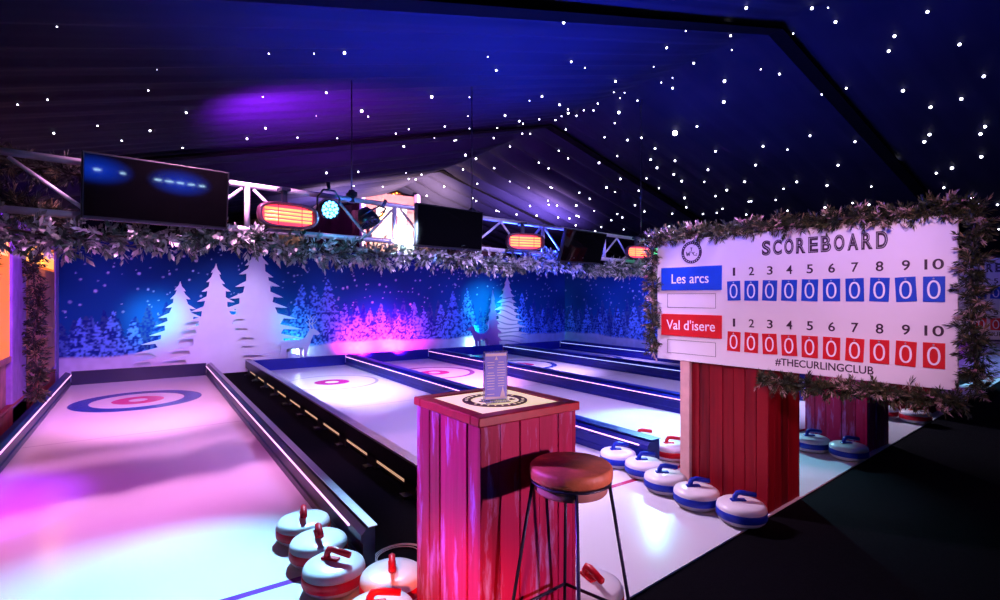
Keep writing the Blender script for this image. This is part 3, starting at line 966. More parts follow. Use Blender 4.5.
# ------------------------------------------------------------------ greenery
def sprig(b, tint, p, d, length, needles, nl, nw, rr, tbase):
    d = d.normalized()
    s = d.cross(Vector((0, 0, 1)) if abs(d.z) < .9 else Vector((1, 0, 0))).normalized(); u = s.cross(d)
    for k in range(needles):
        q = k / max(1, needles - 1)
        a = rr.uniform(0, 2 * PI)
        out = (s * math.cos(a) + u * math.sin(a))
        base = p + d * length * q
        tip = base + (out * (.85 - .45 * q) + d * (.35 + .6 * q)).normalized() * nl * rr.uniform(.7, 1.15)
        side = (tip - base).cross(out + Vector((.01, .02, .03))).normalized() * nw
        mid = base + (tip - base) * .55
        vs_ = [base, mid + side, tip, mid - side]
        b.add(vs_, [(0, 1, 2, 3)])
        tint.append(min(1, max(0, tbase + rr.uniform(-.25, .25) + .25 * q)))


def garland(name, paths, rad, per_m, needles, nl, nw, label, m, seed, cat='garland', flowers=0, frost=.12, group=None, droop=0.0, stemr=.008):
    rr = random.Random(seed)
    o = empty(name, paths[0][0], 0, label, cat, group)
    org = Vector(paths[0][0])
    b = MB(); tint = []; st = MB(); fl = MB(); spots = []
    for path in paths:
        P = [Vector(p) - org for p in path]
        st.tube(P, stemr, 6)
        for a, c in zip(P[:-1], P[1:]):
            L = (c - a).length; t = (c - a).normalized()
            for k in range(max(1, int(L * per_m))):
                q = rr.random()
                p = a + (c - a) * q
                rv = Vector((rr.gauss(0, 1), rr.gauss(0, 1), rr.gauss(0, 1) - droop)); rv -= t * rv.dot(t); rv.normalize()
                d = rv * rr.uniform(.5, 1) + t * rr.uniform(-.8, .8)
                tb_ = rr.choice([.1, .25, .4, .5]) if rr.random() > frost else rr.uniform(.75, .95)
                f = rr.uniform(.55, 1.25) 
                sprig(b, tint, p + rv * rad * .1, d, rad * f, needles, nl, nw, rr, tb_)
                if flowers and rr.random() < flowers: spots.append(p + rv * rad * rr.uniform(.6, 1.0))
    b.build('foliage', m, o, tint=tint)
    st.build('stem', M['twig'], o)
    for sp_ in spots:
        f = MB(); r0 = rr.uniform(.022, .034)
        for k in range(7):
            a = 2 * PI * k / 7 + rr.random(); el = rr.uniform(-.3, .9)
            dv = Vector((math.cos(a) * math.cos(el), math.sin(a) * math.cos(el), math.sin(el)))
            sv = dv.cross(Vector((.3, .2, .9))).normalized() * r0 * .38
            nv = dv.cross(sv).normalized() * r0 * .12
            f.add([(0, 0, 0), dv * r0 * .6 + sv + nv, dv * r0, dv * r0 * .6 - sv - nv], [(0, 1, 2, 3)])
        fo = f.build('blossom', M['petal'], o); fo.location = sp_
    return o


def bpt(x, z, y=-.03):
    """point on the near scoreboard (local x, z) in world space"""
    return tuple(Matrix.Translation(sb1) @ Matrix.Rotation(ROT, 4, 'Z') @ Vector((x, y, z)))


rr = random.Random(5)
top = [bpt(-.03 + 2.09 * k / 20, 2.10 + rr.uniform(-.012, .02)) for k in range(21)]
rightp = [bpt(2.07 + rr.uniform(-.015, .02), 2.10 - 1.04 * k / 12) for k in range(13)]
bot = [bpt(2.04 - 1.15 * k / 12, 1.000 + rr.uniform(-.02, .01)) for k in range(13)]
left = [bpt(-.035 + rr.uniform(-.01, .01), 2.10 - 1.0 * k / 12) for k in range(13)]
garland('pine_garland', [top, rightp, bot, left], .069, 230, 24, .042, .0034, 'bushy pine garland framing the large white scoreboard', M['fol'], 31, flowers=.02, frost=.16)
# extra length hanging below the board
def tline(x): return 4.7 + .157 * (x - .1)
tg = []
x = -.9
rr = random.Random(9)
while x < 7.4:
    tg.append((x, tline(x) - .02 + rr.uniform(-.03, .03), 2.045 + .035 * math.sin(x * 3.1) + rr.uniform(-.02, .02))); x += .16
garland('leafy_garland', [tg], .135, 110, 12, .07, .013, 'long frosted leaf garland along the bottom of the lighting truss', M['folf'], 41, frost=.3, droop=.5)

# ------------------------------------------------------------------ lighting truss
Tx0, Tx1 = -1.6, 8.4
def tp(x, z, dy=0.0): return (x, tline(x) + dy, z)
to = empty('lighting_truss', (0, tline(0), 2.14), 0, 'long aluminium lattice truss spanning the lanes above the garland', 'truss')
def loc_t(p): return (p[0], p[1] - tline(0), p[2] - 2.14)
for z, dy in ((2.53, 0), (2.16, 0)):
    MB().tube([loc_t(tp(Tx0, z, dy)), loc_t(tp(Tx1, z, dy))], .025, 10).build('chord', M['truss'], to)
nb = 12; stp = (Tx1 - Tx0) / nb
xv = []
# verticals measured at x=.72, 2.11, 4.38; diagonals make W bays between them
vert = [-.98, .72, 2.13, 2.95, 4.38, 5.75, 7.1]
for x in vert:
    for dy in (0,):
        MB().tube([loc_t(tp(x, 2.16, dy)), loc_t(tp(x, 2.53, dy))], .017 if dy else .024, 8).build('upright', M['truss'], to)
dg_ = [(-.72, 2.5, -.33, 2.2), (-.33, 2.2, .02, 2.5), (.36, 2.2, .68, 2.5), (.77, 2.5, 1.08, 2.22), (1.08, 2.22, 1.40, 2.5), (1.52, 2.5, 1.82, 2.19), (1.82, 2.19, 2.10, 2.48), (2.2, 2.5, 2.5, 2.2), (3.25, 2.25, 3.62, 2.51), (3.62, 2.51, 3.92, 2.22), (4.02, 2.22, 4.33, 2.5), (4.42, 2.5, 4.75, 2.2), (5.70, 2.2, 6.08, 2.5), (6.08, 2.5, 6.40, 2.2), (6.40, 2.2, 6.75, 2.5), (6.85, 2.5, 7.1, 2.2)]
for xa, za, xb, zb in dg_:
    MB().tube([loc_t(tp(xa, za)), loc_t(tp(xb, zb))], .014, 7).build('diagonal', M['truss'], to)

for x, lab in ((1.66, 'black hanging pole dropping from the lining to the truss, left of the open gap'), (3.16, 'black hanging pole dropping to the truss behind the middle television'), (6.76, 'thin pole from the lining to the truss above the right heater')):
    o = empty('hanging_pole', (x, tline(x), 2.53), 0, lab, 'pole', 'poles that hold the truss')
    MB().tube([(0, 0, 0), (0, 0, ceil_z(x) - 2.53 - .05)], .006, 8).build('pole', M['tvbody'], o)
    MB().bbox(-.04, .04, -.05, .05, .026, .07, .006).tube([(0, 0, -.03), (0, 0, .09)], .03, 8).build('clamp', M['tvbody'], o)

# televisions
def make_tv():
    o = empty('television', (0, 0, 0), 0, '', 'television', 'televisions on the truss')
    W, Hh = .90, .445
    MB().bbox(-W / 2, W / 2, -.02, .035, 0, Hh, .006).build('casing', M['tvbody'], o)
    MB().box(-W / 2 + .012, W / 2 - .012, -.0225, -.019, .02, Hh - .012).build('screen', M['screen'], o)
    MB().box(-W / 2 + .01, W / 2 - .01, -.021, -.017, -.004, .004).build('lower_trim', M['steel'], o)
    MB().box(-.2, .2, .035, .10, .12, .40).box(-.03, .03, .05, .11, .3, .43).build('bracket', M['steel'], o)
    return o


tv = None
for x, y, z, rz, rx, lab in ((.10, 0, 2.125, 0, -8, 'black television at the left of the truss, with blue light glinting on it'), (2.74, 0, 2.11, 0, -3, 'blank black television at the middle of the truss'), (4.98, 0, 2.06, 0, -16, 'black television at the right of the truss, tilted steeply down')):
    if tv is None: o = tv = make_tv()
    else: o = copy_tree(tv)
    o.location = (x, tline(x) - .16, z); o.rotation_euler = (math.radians(-rx), 0, math.radians(8.9 + rz)); o['label'] = lab

# heaters
def make_heater():
    o = empty('patio_heater', (0, 0, 0), 0, '', 'heater', 'red infrared heaters on the truss')
    N = 28; L = .215; R_ = .105
    prof = []
    b = MB()
    ring_pts = []
    for k in range(N):
        a = 2 * PI * k / N
        ca, sa = math.cos(a), math.sin(a)
        sx = math.copysign(abs(ca) ** .55, ca) * L * 1.16; sz = math.copysign(abs(sa) ** .7, sa) * R_
        ring_pts.append((sx, sz))
    front = [(x, -.05, z) for x, z in ring_pts]; mid = [(x * 1.03, .0, z * 1.05) for x, z in ring_pts]; back = [(x * .8, .09, z * .7) for x, z in ring_pts]
    inner = [(x * .90, -.05, z * .88) for x, z in ring_pts]; deep = [(x * .86, -.005, z * .80) for x, z in ring_pts]
    vs_ = front + mid + back + inner + deep; fs_ = []
    for k in range(N):
        j = (k + 1) % N
        fs_ += [(k, N + k, N + j, j), (N + k, 2 * N + k, 2 * N + j, N + j), (k, j, 3 * N + j, 3 * N + k), (3 * N + k, 3 * N + j, 4 * N + j, 4 * N + k)]
    fs_.append(tuple(range(2 * N, 3 * N)))
    b.add(vs_, fs_, 0, True); b.build('housing', M['heat'], o)
    MB().add(deep, [tuple(range(N))[::-1]]).build('reflector', M['hotred'], o)
    for z in (.048, .016, -.016, -.048):
        MB().tube([(-L * .92, -.022, z), (L * .92, -.022, z)], .0105, 8).build('heating_element', M['hot'], o)
    g = MB()
    for x in (-.10, .10): g.tube([(x, -.052, -.085), (x, -.055, .085)], .003, 5)
    g.build('guard_wire', M['heat'], o)
    MB().box(-.02, .02, .06, .10, .04, .24).box(-.04, .04, .03, .14, .22, .25).build('bracket', M['steel'], o)
    return o


ht = None
for x, z, lab in ((1.02, 2.285, 'glowing red heater left on the truss, beside the blue spotlight'), (3.90, 2.27, 'glowing red heater between the middle and right televisions'), (6.47, 2.29, 'glowing red heater at the right end of the truss near the scoreboard')):
    if ht is None: o = ht = make_heater()
    else: o = copy_tree(ht)
    o.location = (x, tline(x) - .16, z); o.rotation_euler = (0, 0, math.radians(8.9 if x < 2 else -14)); o['label'] = lab

# spotlights
def make_spot(lens, r=.085):
    o = empty('spotlight', (0, 0, 0), 0, '', 'spotlight', 'spotlights on the truss')
    MB().lathe([(0, -.15), (r * .55, -.15), (r * .8, -.10), (r, -.03), (r * 1.04, .01), (r * .93, .012), (r * .9, -.01), (0, -.012)], 28, axis='y').build('housing', M['tvbody'], o)
    l = MB()
    pos = [(0, 0)] + [(r * .42 * math.cos(k * PI / 3), r * .42 * math.sin(k * PI / 3)) for k in range(6)] + [(r * .74 * math.cos(k * PI / 6 + .2), r * .74 * math.sin(k * PI / 6 + .2)) for k in range(12)]
    for cx_, cz_ in pos: l.lathe([(r * .17, .0), (r * .15, .008), (0, .012)], 10, c=(cx_, 0, cz_), axis='y')
    l.build('lens', lens, o)
    MB().tube([(-r * 1.12, .05, -.01), (-r * 1.2, .05, .10), (-r * .6, .06, r * 1.9), (r * .6, .06, r * 1.9), (r * 1.2, .05, .10), (r * 1.12, .05, -.01)], .009, 6).tube([(0, .06, r * 1.85), (0, .1, r * 1.85 + .07)], .016, 8).build('yoke', M['tvbody'], o)
    return o


for x, dz, rz, rx, mm, r, lab in ((1.40, 2.385, 0, -14, 'lens', .088, 'round spotlight shining cyan blue beside the left heater'), (6.75, 2.35, -25, -10, 'lens', .075, 'small cyan spotlight beside the right heater'), (6.98, 2.34, -40, -30, 'lensg', .07, 'green spotlight at the right end of the truss'), (1.80, 2.30, 30, -60, 'lensoff', .10, 'unlit dark spotlight right of the blue one')):
    o = make_spot(M[mm], r); o['label'] = lab
    o.location = (x, tline(x) - .14, dz); o.rotation_euler = (math.radians(rx) * -1, 0, math.radians(8.9 + rz))

# blue LED wash bars on the near side of the hall (they glint in the left television)
def wash_bar(x, y, z, label, n):
    o = empty('led_wash_bar', (x, y, z), PI + .35, label, 'stage light', 'blue wash bars')
    MB().bbox(-.42, .42, .02, .10, -.07, .07, .01).build('housing', M['tvbody'], o)
    MB().tube([(0, .09, -.06), (0, .09, -z - .01)], .018, 10).lathe([(.22, -z - .011), (.22, -z + .005), (.02, -z + .02)], 24, c=(0, .09, 0)).build('stand', M['tvbody'], o)
    m = bpy.data.materials.get('blue_diffuser')
    if m is None:
        m = bpy.data.materials.new('blue_diffuser'); m.use_nodes = True
        nt = m.node_tree; b = nt.nodes['Principled BSDF']; b.inputs['Base Color'].default_value = (.01, .01, .05, 1)
        b.inputs['Emission Color'].default_value = (.0, .06, 1, 1)
        tc = nt.nodes.new('ShaderNodeTexCoord'); mp = nt.nodes.new('ShaderNodeMapping'); mp.inputs['Scale'].default_value = (1.85, 1, 3.85)
        g = nt.nodes.new('ShaderNodeTexGradient'); g.gradient_type = 'SPHERICAL'
        nt.links.new(tc.outputs['Object'], mp.inputs['Vector']); nt.links.new(mp.outputs['Vector'], g.inputs['Vector'])
        ml = nt.nodes.new('ShaderNodeMath'); ml.operation = 'MULTIPLY'; ml.inputs[1].default_value = 14
        nt.links.new(g.outputs['Fac'], ml.inputs[0]); nt.links.new(ml.outputs['Value'], b.inputs['Emission Strength'])
    MB().prism_xz([(.56 * math.cos(2 * PI * k / 40), .27 * math.sin(2 * PI * k / 40)) for k in range(40)], .0, .02).build('diffuser', m, o)  # soft blue halo round the bar, its falloff put into the emission
    rr = random.Random(n)
    for k in range(n):
        q = -.36 + .72 * k / max(1, n - 1); wv = rr.uniform(.025, .065)
        MB().bbox(q - wv, q + wv, -.02, .0, -.012, .012, .004).build('diode_row', M['diode'], o)
M['diode'] = mat('white_diode', (1, 1, 1), .4, emit=(.5, .8, 1.0), estr=40)
wash_bar(2.81, -2.4, 1.765, 'blue LED wash bar reflected in the middle of the left television', 5)
wash_bar(1.50, -2.4, 1.83, 'blue LED wash bar reflected at the edge of the left television', 3)

# ------------------------------------------------------------------ bar stool
so = empty('bar_stool', (1.457, 1.605, 0), math.radians(-34.5), 'bar stool with round brown seat and thin dark legs before the plank table', 'stool')
MB().lathe([(0, .852), (.160, .852), (.169, .858), (.171, .882), (.168, .901), (.158, .910), (0, .913)], 48).build('seat', M['seat'], so)
MB().lathe([(0, .800), (.144, .800), (.149, .806), (.149, .847), (.145, .852), (0, .852)], 40).build('seat_base', M['seatwood'], so)
rg = MB()
rg.tube([(.163 * math.cos(2 * PI * k / 40), .163 * math.sin(2 * PI * k / 40), .845) for k in range(41)], .0055, 6, caps=False)
rg.build('seat_ring', M['steel'], so)
def leg_pt(k, z):
    r = .161 + (.81 - z) * (.165 if k % 4 != 1 else .08); a = k * PI / 2
    return (r * math.cos(a), r * math.sin(a), z)
for k in range(4):
    MB().tube([leg_pt(k, .852), leg_pt(k, .0)], .0075, 8).build('leg', M['steel'], so)
    MB().tube([leg_pt(k, .30), leg_pt((k + 1) % 4, .30)], .007, 8).build('footrest', M['steel'], so)

# cable coil in the alley
cb_ = MB(); rr = random.Random(2)
for k in range(3):
    r0 = .13 + .012 * k; zz = .004 + k * .006
    cb_.tube([((r0 + .008 * math.sin(3 * a + k)) * math.cos(a), (r0 + .006 * math.cos(2 * a)) * math.sin(a), zz + .006 * math.sin(a + k)) for a in [2 * PI * j / 36 for j in range(37)]], .003, 5)
co_ = cb_.build('cable_coil', M['cable']); co_.location = (1.30, 2.98, -.008)
tag(co_, 'coil of thin grey cable on the black floor left of the plank table', 'cable')

# ------------------------------------------------------------------ hut at the left
hx = -1.27
ho = empty('wooden_hut', (hx, 9.0, 0), 0, 'purple-lit wooden hut front with amber glowing windows at the left edge', 'hut')
def hb(b, n_, mm): 
    b.v = [(x - hx, y - 9.0, z) for x, y, z in b.v]; return b.build(n_, mm, ho)
for y0, y1 in ((11.55, 11.95), (8.0, 8.85), (5.6, 6.0)):
    hb(MB().bbox(hx - .05, hx + .05, y0, y1, 0, 2.42, .01), 'post', M['hutpost'])
hb(MB().bbox(hx - .06, hx - .0, 12.0, 12.35, 0, 2.35, .01), 'end_board', M['hutpost'])
for a, c in ((8.85, 11.55), (6.0, 8.0)):
    b = MB(); n = int((c - a) / .24)
    for k in range(n):
        b.bbox(hx - .04 - .004 * (k % 3), hx - .01 + .004 * (k % 2), a + (c - a) * k / n + .004, a + (c - a) * (k + 1) / n - .004, 0, 1.05 if a > 7 else .85, .004)
    hb(b, 'boarding', M['hutwood'])
    hb(MB().bbox(hx - .05, hx + .04, a, c, 1.05 if a > 7 else .85, 1.12 if a > 7 else .92, .006), 'sill', M['hutwood'])
    hb(MB().box(hx + .015, hx + .028, a + .02, c - .02, .86, 2.37), 'amber_window', M['amber'])
    hb(MB().box(hx + .03, hx + .036, a + .15, c - .15, 2.04, 2.34), 'lamp_panel', M['ambery'])
hb(MB().bbox(hx + .03, hx + .045, 8.95, 11.45, .42, 2.0, .005), 'shutter', mat('shutter_boards', (.34, .13, .06), .6, noise=.25, nscale=7))
hb(MB().bbox(hx - .08, hx + .06, 5.6, 12.1, 2.38, 2.50, .01), 'lintel', M['hutpost'])
hb(MB().bbox(hx + .0, hx + .05, 6.0, 11.5, 0, .33, .006).bbox(hx + .0, hx + .055, 6.0, 11.5, .34, .37, .004), 'plinth', M['plinth'])

# hanging pine rope and big fir branches at top left
cpx = []
for k in range(14):
    cpx.append((hx + .17 + .02 * math.sin(k * 1.3), 8.6 + .03 * math.cos(k), 2.42 - 2.1 * k / 13))
garland('pine_rope', [cpx], .10, 90, 18, .075, .007, 'dark pine rope hanging down the front of the wooden hut', M['fold'], 51, frost=.06, droop=.8)
br = []
rr = random.Random(12)
for (x0, y0, z0, x1, y1, z1) in ((-1.25, 5.3, 2.5, -.55, 5.0, 2.22), (-1.25, 5.3, 2.62, -.35, 4.7, 2.50), (-1.2, 5.2, 2.35, -.75, 4.8, 2.02), (-1.15, 5.2, 2.5, -.95, 4.9, 1.86), (-1.3, 5.5, 2.3, -1.0, 5.4, 1.75), (-1.2, 5.2, 2.4, -.40, 4.8, 2.12)):
    br.append([(x0 + (x1 - x0) * k / 6, y0 + (y1 - y0) * k / 6, z0 + (z1 - z0) * k / 6 - .05 * (k / 6) ** 2) for k in range(7)])
garland('fir_branches', br, .11, 110, 24, .075, .0036, 'dark fir branches spreading from the hut corner at top left', M['fold'], 52, cat='branches', frost=.14, stemr=.010)

# ------------------------------------------------------------------ what shows past the mural wall
bx = on_y(390, 222, 14.6)
bo = empty('bar_hatch', (bx[0], 14.6, 0), 0, 'brightly lit bar hatch seen through the truss above the mural wall', 'bar')
def lb(x0, x1, y0, y1, z0, z1): return MB().bbox(x0, x1, y0, y1, z0, z1, .006)
x0, zz0 = on_y(373, 240, 14.6); x1, zz1 = on_y(410, 207, 14.6)
hw = (x1 - x0) / 2 + .25
lb(-hw, hw, .12, .18, 0, zz1 + .35).build('back_wall', M['maroon'], bo)
zc = on_y(390, 223, 14.6)[1]; zl = on_y(390, 232, 14.6)[1]
lb(-hw + .45, hw - .25, .09, .12, zc, zz1 - .05).build('bright_panel', M['snowglow'], bo)
lb(-hw + .2, hw - .1, -.02, .09, 2.3, zc).build('counter_front', M['pink'], bo)
lb(.2, hw * .50, -.05, -.02, on_y(390, 238, 14.6)[1], zl).build('menu_light', M['snowglow'], bo)
for x, hh in ((.05, .22), (.52, .34)):
    lb(x, x + .22, -.06, -.03, zc - .02, zc + hh).build('dark_jar', M['maroon'], bo)
for x in (-hw - .06, hw):
    lb(x, x + .1, -.1, .1, 0, zz1 + .4).build('frame_post', M['hutpost'], bo)
wl = empty('lantern', (on_y(383, 213, 14.4)[0], 14.4, on_y(383, 216, 14.4)[1]), 0, 'warm orange lantern at the left of the lit bar hatch', 'lamp')
MB().lathe([(.03, -.12), (.09, -.08), (.10, .06), (.05, .11), (0, .12)], 16).build('lamp_glass', M['warmlamp'], wl)
MB().lathe([(.11, .06), (.06, .13), (.02, .15), (.0, .2)], 16).build('cap', M['twig'], wl)
MB().tube([(0, 0, .19), (0, 0, ceil_z(6.7) - wl.location.z - .1)], .008, 6).build('cord', M['twig'], wl)
sx, sz = on_y(400, 198, 15.5)
sg = empty('arched_sign', (sx, 15.5, sz), 0, 'small arched sign ringed with warm bulbs high in the gable', 'sign')
MB().prism_xz([(.42 * math.cos(PI * k / 16), .30 * math.sin(PI * k / 16) - .1) for k in range(17)][::-1], -.02, .02).build('sign_board', mat('brown_sign_board', (.25, .09, .03), .6, noise=.2), sg)
for k in range(9):
    a = PI * (k + .5) / 9
    MB().lathe([(0, -.02), (.03, 0), (0, .02)], 10, c=(.36 * math.cos(a), -.035, .25 * math.sin(a) - .1)).build('bulb', M['warmlamp'], sg)
MB().tube([(-.2, 0, .15), (-.2, 0, ceil_z(sx) - sz - .1)], .006, 5).tube([(.2, 0, .15), (.2, 0, ceil_z(sx) - sz - .1)], .006, 5).build('hanger', M['twig'], sg)
cloth('wall_far.001', (on_y(352, 220, 14.9)[0], 14.9), (on_y(371, 220, 14.9)[0], 14.9), -.01, 4.1, M['maroon'], 5, .05)

# purple side panel beyond the right end of the lanes
tag(MB().bbox(13.9, 14.0, 1.8, 6.0, -.012, .7, .01).build('trim_2', mat('lilac_kick_panel', (.45, .25, .5), .6, noise=.1)), kind='structure')

# ------------------------------------------------------------------ star lights in the lining
STARS = []
def S4(ox, oy, pts):
    for p in pts:
        STARS.append((ox + p[0] / 4, oy + p[1] / 4, p[2] if len(p) > 2 else .9))
m_, L_, X_ = 1.25, 1.75, 3.2
S4(500, 0, [(255,72,L_),(618,85,.8),(743,115,.8),(667,172,m_),(285,218,m_),(340,243,.8),(615,240,.6),(775,240,m_),(462,294,m_),(455,346,.7),(498,359,.7),(645,316,.8),(690,298,.7),(690,331,m_),(550,384),(480,380,.7),(391,402),(374,430),(335,432),(475,430,L_),(459,473),(168,347,m_),(118,368,.7),(238,386,m_),(272,411),(273,440,m_),(306,454),(246,456,.7),(222,472),(157,462),(20,438,m_),(77,468,m_),(92,485),(77,503),(89,528),(121,529),(263,512),(418,533),(510,539,m_),(565,527,m_),(620,571,m_),(700,498,X_),(788,475,m_),(862,577,m_),(895,378,L_),(898,300,L_),(920,90,m_),(922,134,m_),(928,190,.8),(985,15,L_),(40,580),(235,588)])
S4(750, 0, [(248,10,L_),(342,70,L_),(173,127),(43,262,.8),(118,280,m_),(288,368,m_),(337,375,.8),(385,343,m_),(240,525,m_),(150,577),(52,560,m_),(420,555,m_),(578,112,L_),(555,178,L_),(710,8,L_),(838,140,L_),(935,268,L_),(845,365,L_),(612,338,L_),(722,405,L_),(718,516,L_),(697,550,L_),(940,475,L_),(922,508,L_),(312,20,.8)])
S4(750, 80, [(22,313,m_),(187,383,m_),(134,411),(103,455),(150,498),(5,462),(308,400,m_),(352,323,m_),(410,474),(300,486,m_),(294,518,.8),(476,481,m_),(485,412),(590,312,L_),(745,358,m_),(808,333,L_),(775,418,m_),(925,280,L_),(888,455,L_),(916,477),(990,480,m_),(995,583)])
S4(500, 110, [(155,172),(272,188),(194,207),(396,200,m_),(469,174),(40,268),(115,275),(110,310),(202,270),(208,300),(192,328),(195,363),(228,351),(317,307),(359,331),(305,362,m_),(306,395),(315,418),(303,437),(278,412),(233,404),(146,403),(120,376),(31,372),(66,403),(426,292,m_),(481,263,m_),(460,312,.7),(377,380,.7),(405,440),(445,425),(469,393),(489,406),(555,311),(540,363),(578,387),(586,265),(636,305),(602,181,m_),(628,214,m_),(695,241,m_),(700,180,m_),(727,267,m_),(832,214,m_),(817,267),(738,339,m_),(745,382),(689,404),(676,447),(694,468),(812,409),(862,326),(867,399),(890,380),(907,297,m_),(978,261,m_),(985,400),(995,345),(636,477),(596,477,.7),(460,480),(495,462,.7),(381,465),(139,444),(160,449)])
S4(0, 0, [(228,76),(628,226,.5),(593,314),(70,351),(190,337),(215,483,m_),(390,462),(487,518),(600,485,m_),(745,407,m_),(730,578),(988,533,m_)])
S4(250, 0, [(75,180),(256,182,.8),(378,180,L_),(305,315,m_),(447,408,L_),(472,437),(51,340,.8),(62,475,m_),(190,524),(265,424,.5),(349,542,.8),(727,341,L_),(878,350,.7),(872,433,.7),(951,197,.8),(985,246,m_),(989,505),(779,490),(635,493),(583,523),(615,568,m_),(737,538,.7),(825,538,.7),(818,554),(975,543),(862,588),(878,503,.7),(679,598)])
S4(300, 110, [(106,207,m_),(233,197),(479,158),(423,210),(550,197),(608,177),(662,147),(704,178,m_),(777,201),(652,230),(788,248),(435,246),(463,256),(497,262),(486,222),(374,246),(316,250),(278,274),(291,302),(331,280),(305,320),(272,321),(183,267),(215,275),(134,294),(148,307),(165,323,m_),(20,287,m_),(16,302),(74,256,.7),(125,256),(577,288),(507,318),(491,352),(612,377),(652,333),(690,327),(709,278),(705,338),(689,367),(780,343),(786,392),(797,402)])


def ceil_hit(px, py):
    dx, dy, dz = ray(px, py)
    t = (RZ - SL * RX - CAMH) / (dz - SL * dx)
    if t > 0 and dx * t <= RX: return dx * t, dy * t, t
    t = (RZ + SR * RX - CAMH) / (dz + SR * dx)
    return dx * t, dy * t, t


star_proto = {}
for px, py, s in STARS:
    if py < 0: continue
    x, y, t = ceil_hit(px, py)
    if t < 0 or y > 16.8 or x > 15 or x < -3: continue
    z = ceil_z(x) + fold(x, y) * min(1, .25 + abs(x - RX) / .8)
    r = s * .76 * t / FPX
    big = s > 3
    key = 'big' if big else 'n'
    if key not in star_proto:
        b = MB()
        b.lathe([(0, -1), (.5, -.866), (.866, -.5), (1, 0), (.866, .5), (.5, .866), (0, 1)], 10)
        star_proto[key] = b.build('star_light', M['starbig' if big else 'star'])
        o = star_proto[key]
    else:
        o = star_proto[key].copy(); col.objects.link(o)
    # sit just clear of the cloth, on the viewer's side
    k = 1 - (r + .02) / t
    o.location = (x, y, z - r - .012); o.scale = (r, r, r)
    if big: tag(o, 'brightest and largest star light in the dark lining, above the scoreboard', 'star light')
    elif x < RX and y < 7.8: tag(o, 'small white star light in the blue-lit lining left of the ridge', 'star light', 'star lights left of the ridge')
    elif x < RX: tag(o, 'small white star light in the far lining left of the ridge, over the mural', 'star light', 'star lights over the mural')
    elif y < 7.8: tag(o, 'small white star light in the dark lining right of the ridge, above the scoreboard', 'star light', 'star lights right of the ridge')
    else: tag(o, 'small white star light in the far folds of the lining right of the ridge', 'star light', 'star lights in the far folds')


# ------------------------------------------------------------------ lamps
def aim(o, tgt):
    d = Vector(tgt) - Vector(o.location)
    o.rotation_euler = d.to_track_quat('-Z', 'Y').to_euler()


def spot(loc, tgt, color, power, cone, blend=.6, size=.08):
    l = bpy.data.lights.new('stage_spot', 'SPOT'); l.color = color; l.energy = power; l.spot_size = math.radians(cone); l.spot_blend = blend; l.shadow_soft_size = size
    o = bpy.data.objects.new('stage_spot', l); col.objects.link(o); o.location = loc; aim(o, tgt); return o


def point(loc, color, power, size=.1):
    l = bpy.data.lights.new('lamp_bulb', 'POINT'); l.color = color; l.energy = power; l.shadow_soft_size = size
    o = bpy.data.objects.new('lamp_bulb', l); col.objects.link(o); o.location = loc; return o


def area(loc, tgt, color, power, sx, sy):
    l = bpy.data.lights.new('stage_wash', 'AREA'); l.shape = 'RECTANGLE'; l.size = sx; l.size_y = sy; l.color = color; l.energy = power
    o = bpy.data.objects.new('stage_wash', l); col.objects.link(o); o.location = loc; aim(o, tgt); return o


CY = (.26, .70, 1.0); WB = (.60, .72, 1.0); LAV = (.52, .34, 1.0); PK = (1.0, .36, .80); MAG = (1.0, .02, .72); BL = (.015, .06, 1.0); PU = (.40, .02, 1.0); CB = (.0, .72, 1.0)
# spots on the truss, on the ice
spot((1.40, 4.75, 2.36), (-.35, 2.75, 0), (.26, .60, 1.0), 2800, 60, 1.0)
spot((2.2, 4.7, 2.4), (2.85, 8.3, 0), WB, 6500, 34, .9)
spot((6.75, 5.5, 2.3), (4.95, 4.1, 0), CY, 1900, 46, .9)
spot((7.2, 5.5, 2.3), (5.2, 3.0, 0), CY, 1000, 32, .9)
# general wash of the lanes, from the front truss and from the truss in view
for x, c, p in ((2.9, LAV, 2000), (5.0, LAV, 1800), (7.2, LAV, 1000), (9.4, LAV, 800)):
    spot((x + .3, 1.2, 3.6), (x, 5.6, 0), c, p, 56, .9, .3)
for x, c, p in ((0, PK, 2000), (2.9, LAV, 2600), (5.0, (.9, .30, 1.0), 3800), (7.2, LAV, 2600), (9.4, LAV, 2300)):
    spot((x + .3, tline(x) + .45, 2.5), (x, 8.8, 0), c, p, 42, .9, .3)
spot((-1.0, 4.0, 2.5), (-1.25, 5.4, 0), PU, 900, 40, .8)
spot((.4, 4.15, 3.2), (0, 6.9, 0), PK, 560, 100, .9, .06)
spot((-.7, 2.2, 2.9), (.1, 5.4, 0), (.80, .10, .85), 500, 46, .9, .2)
# apron
spot((2.2, 4.6, 2.5), (2.8, 2.6, 0), (.86, .60, 1.0), 620, 70, .9, .2)
# mural washes
for x, c, p in ((-.3, BL, 230), (1.8, BL, 230), (3.8, BL, 200), (6.0, BL, 280), (8.2, BL, 280), (10.2, BL, 280)):
    spot((x, 8.6, 2.9), (x, 12.4, .9), c, p, 56, .9, .2)
spot((9.0, 8.5, 2.9), (11, 9.5, 1.0), BL, 300, 75, .8, .2)
for x in (-.3, 6.4, 8.8): spot((x, 10.4, 2.9), (x, 12.4, .1), (.60, .40, 1.0), 60, 40, .9, .2)
spot((9.4, 9.0, 2.9), (11.0, 9.6, .2), (.5, .40, 1.0), 60, 50, .9, .2)
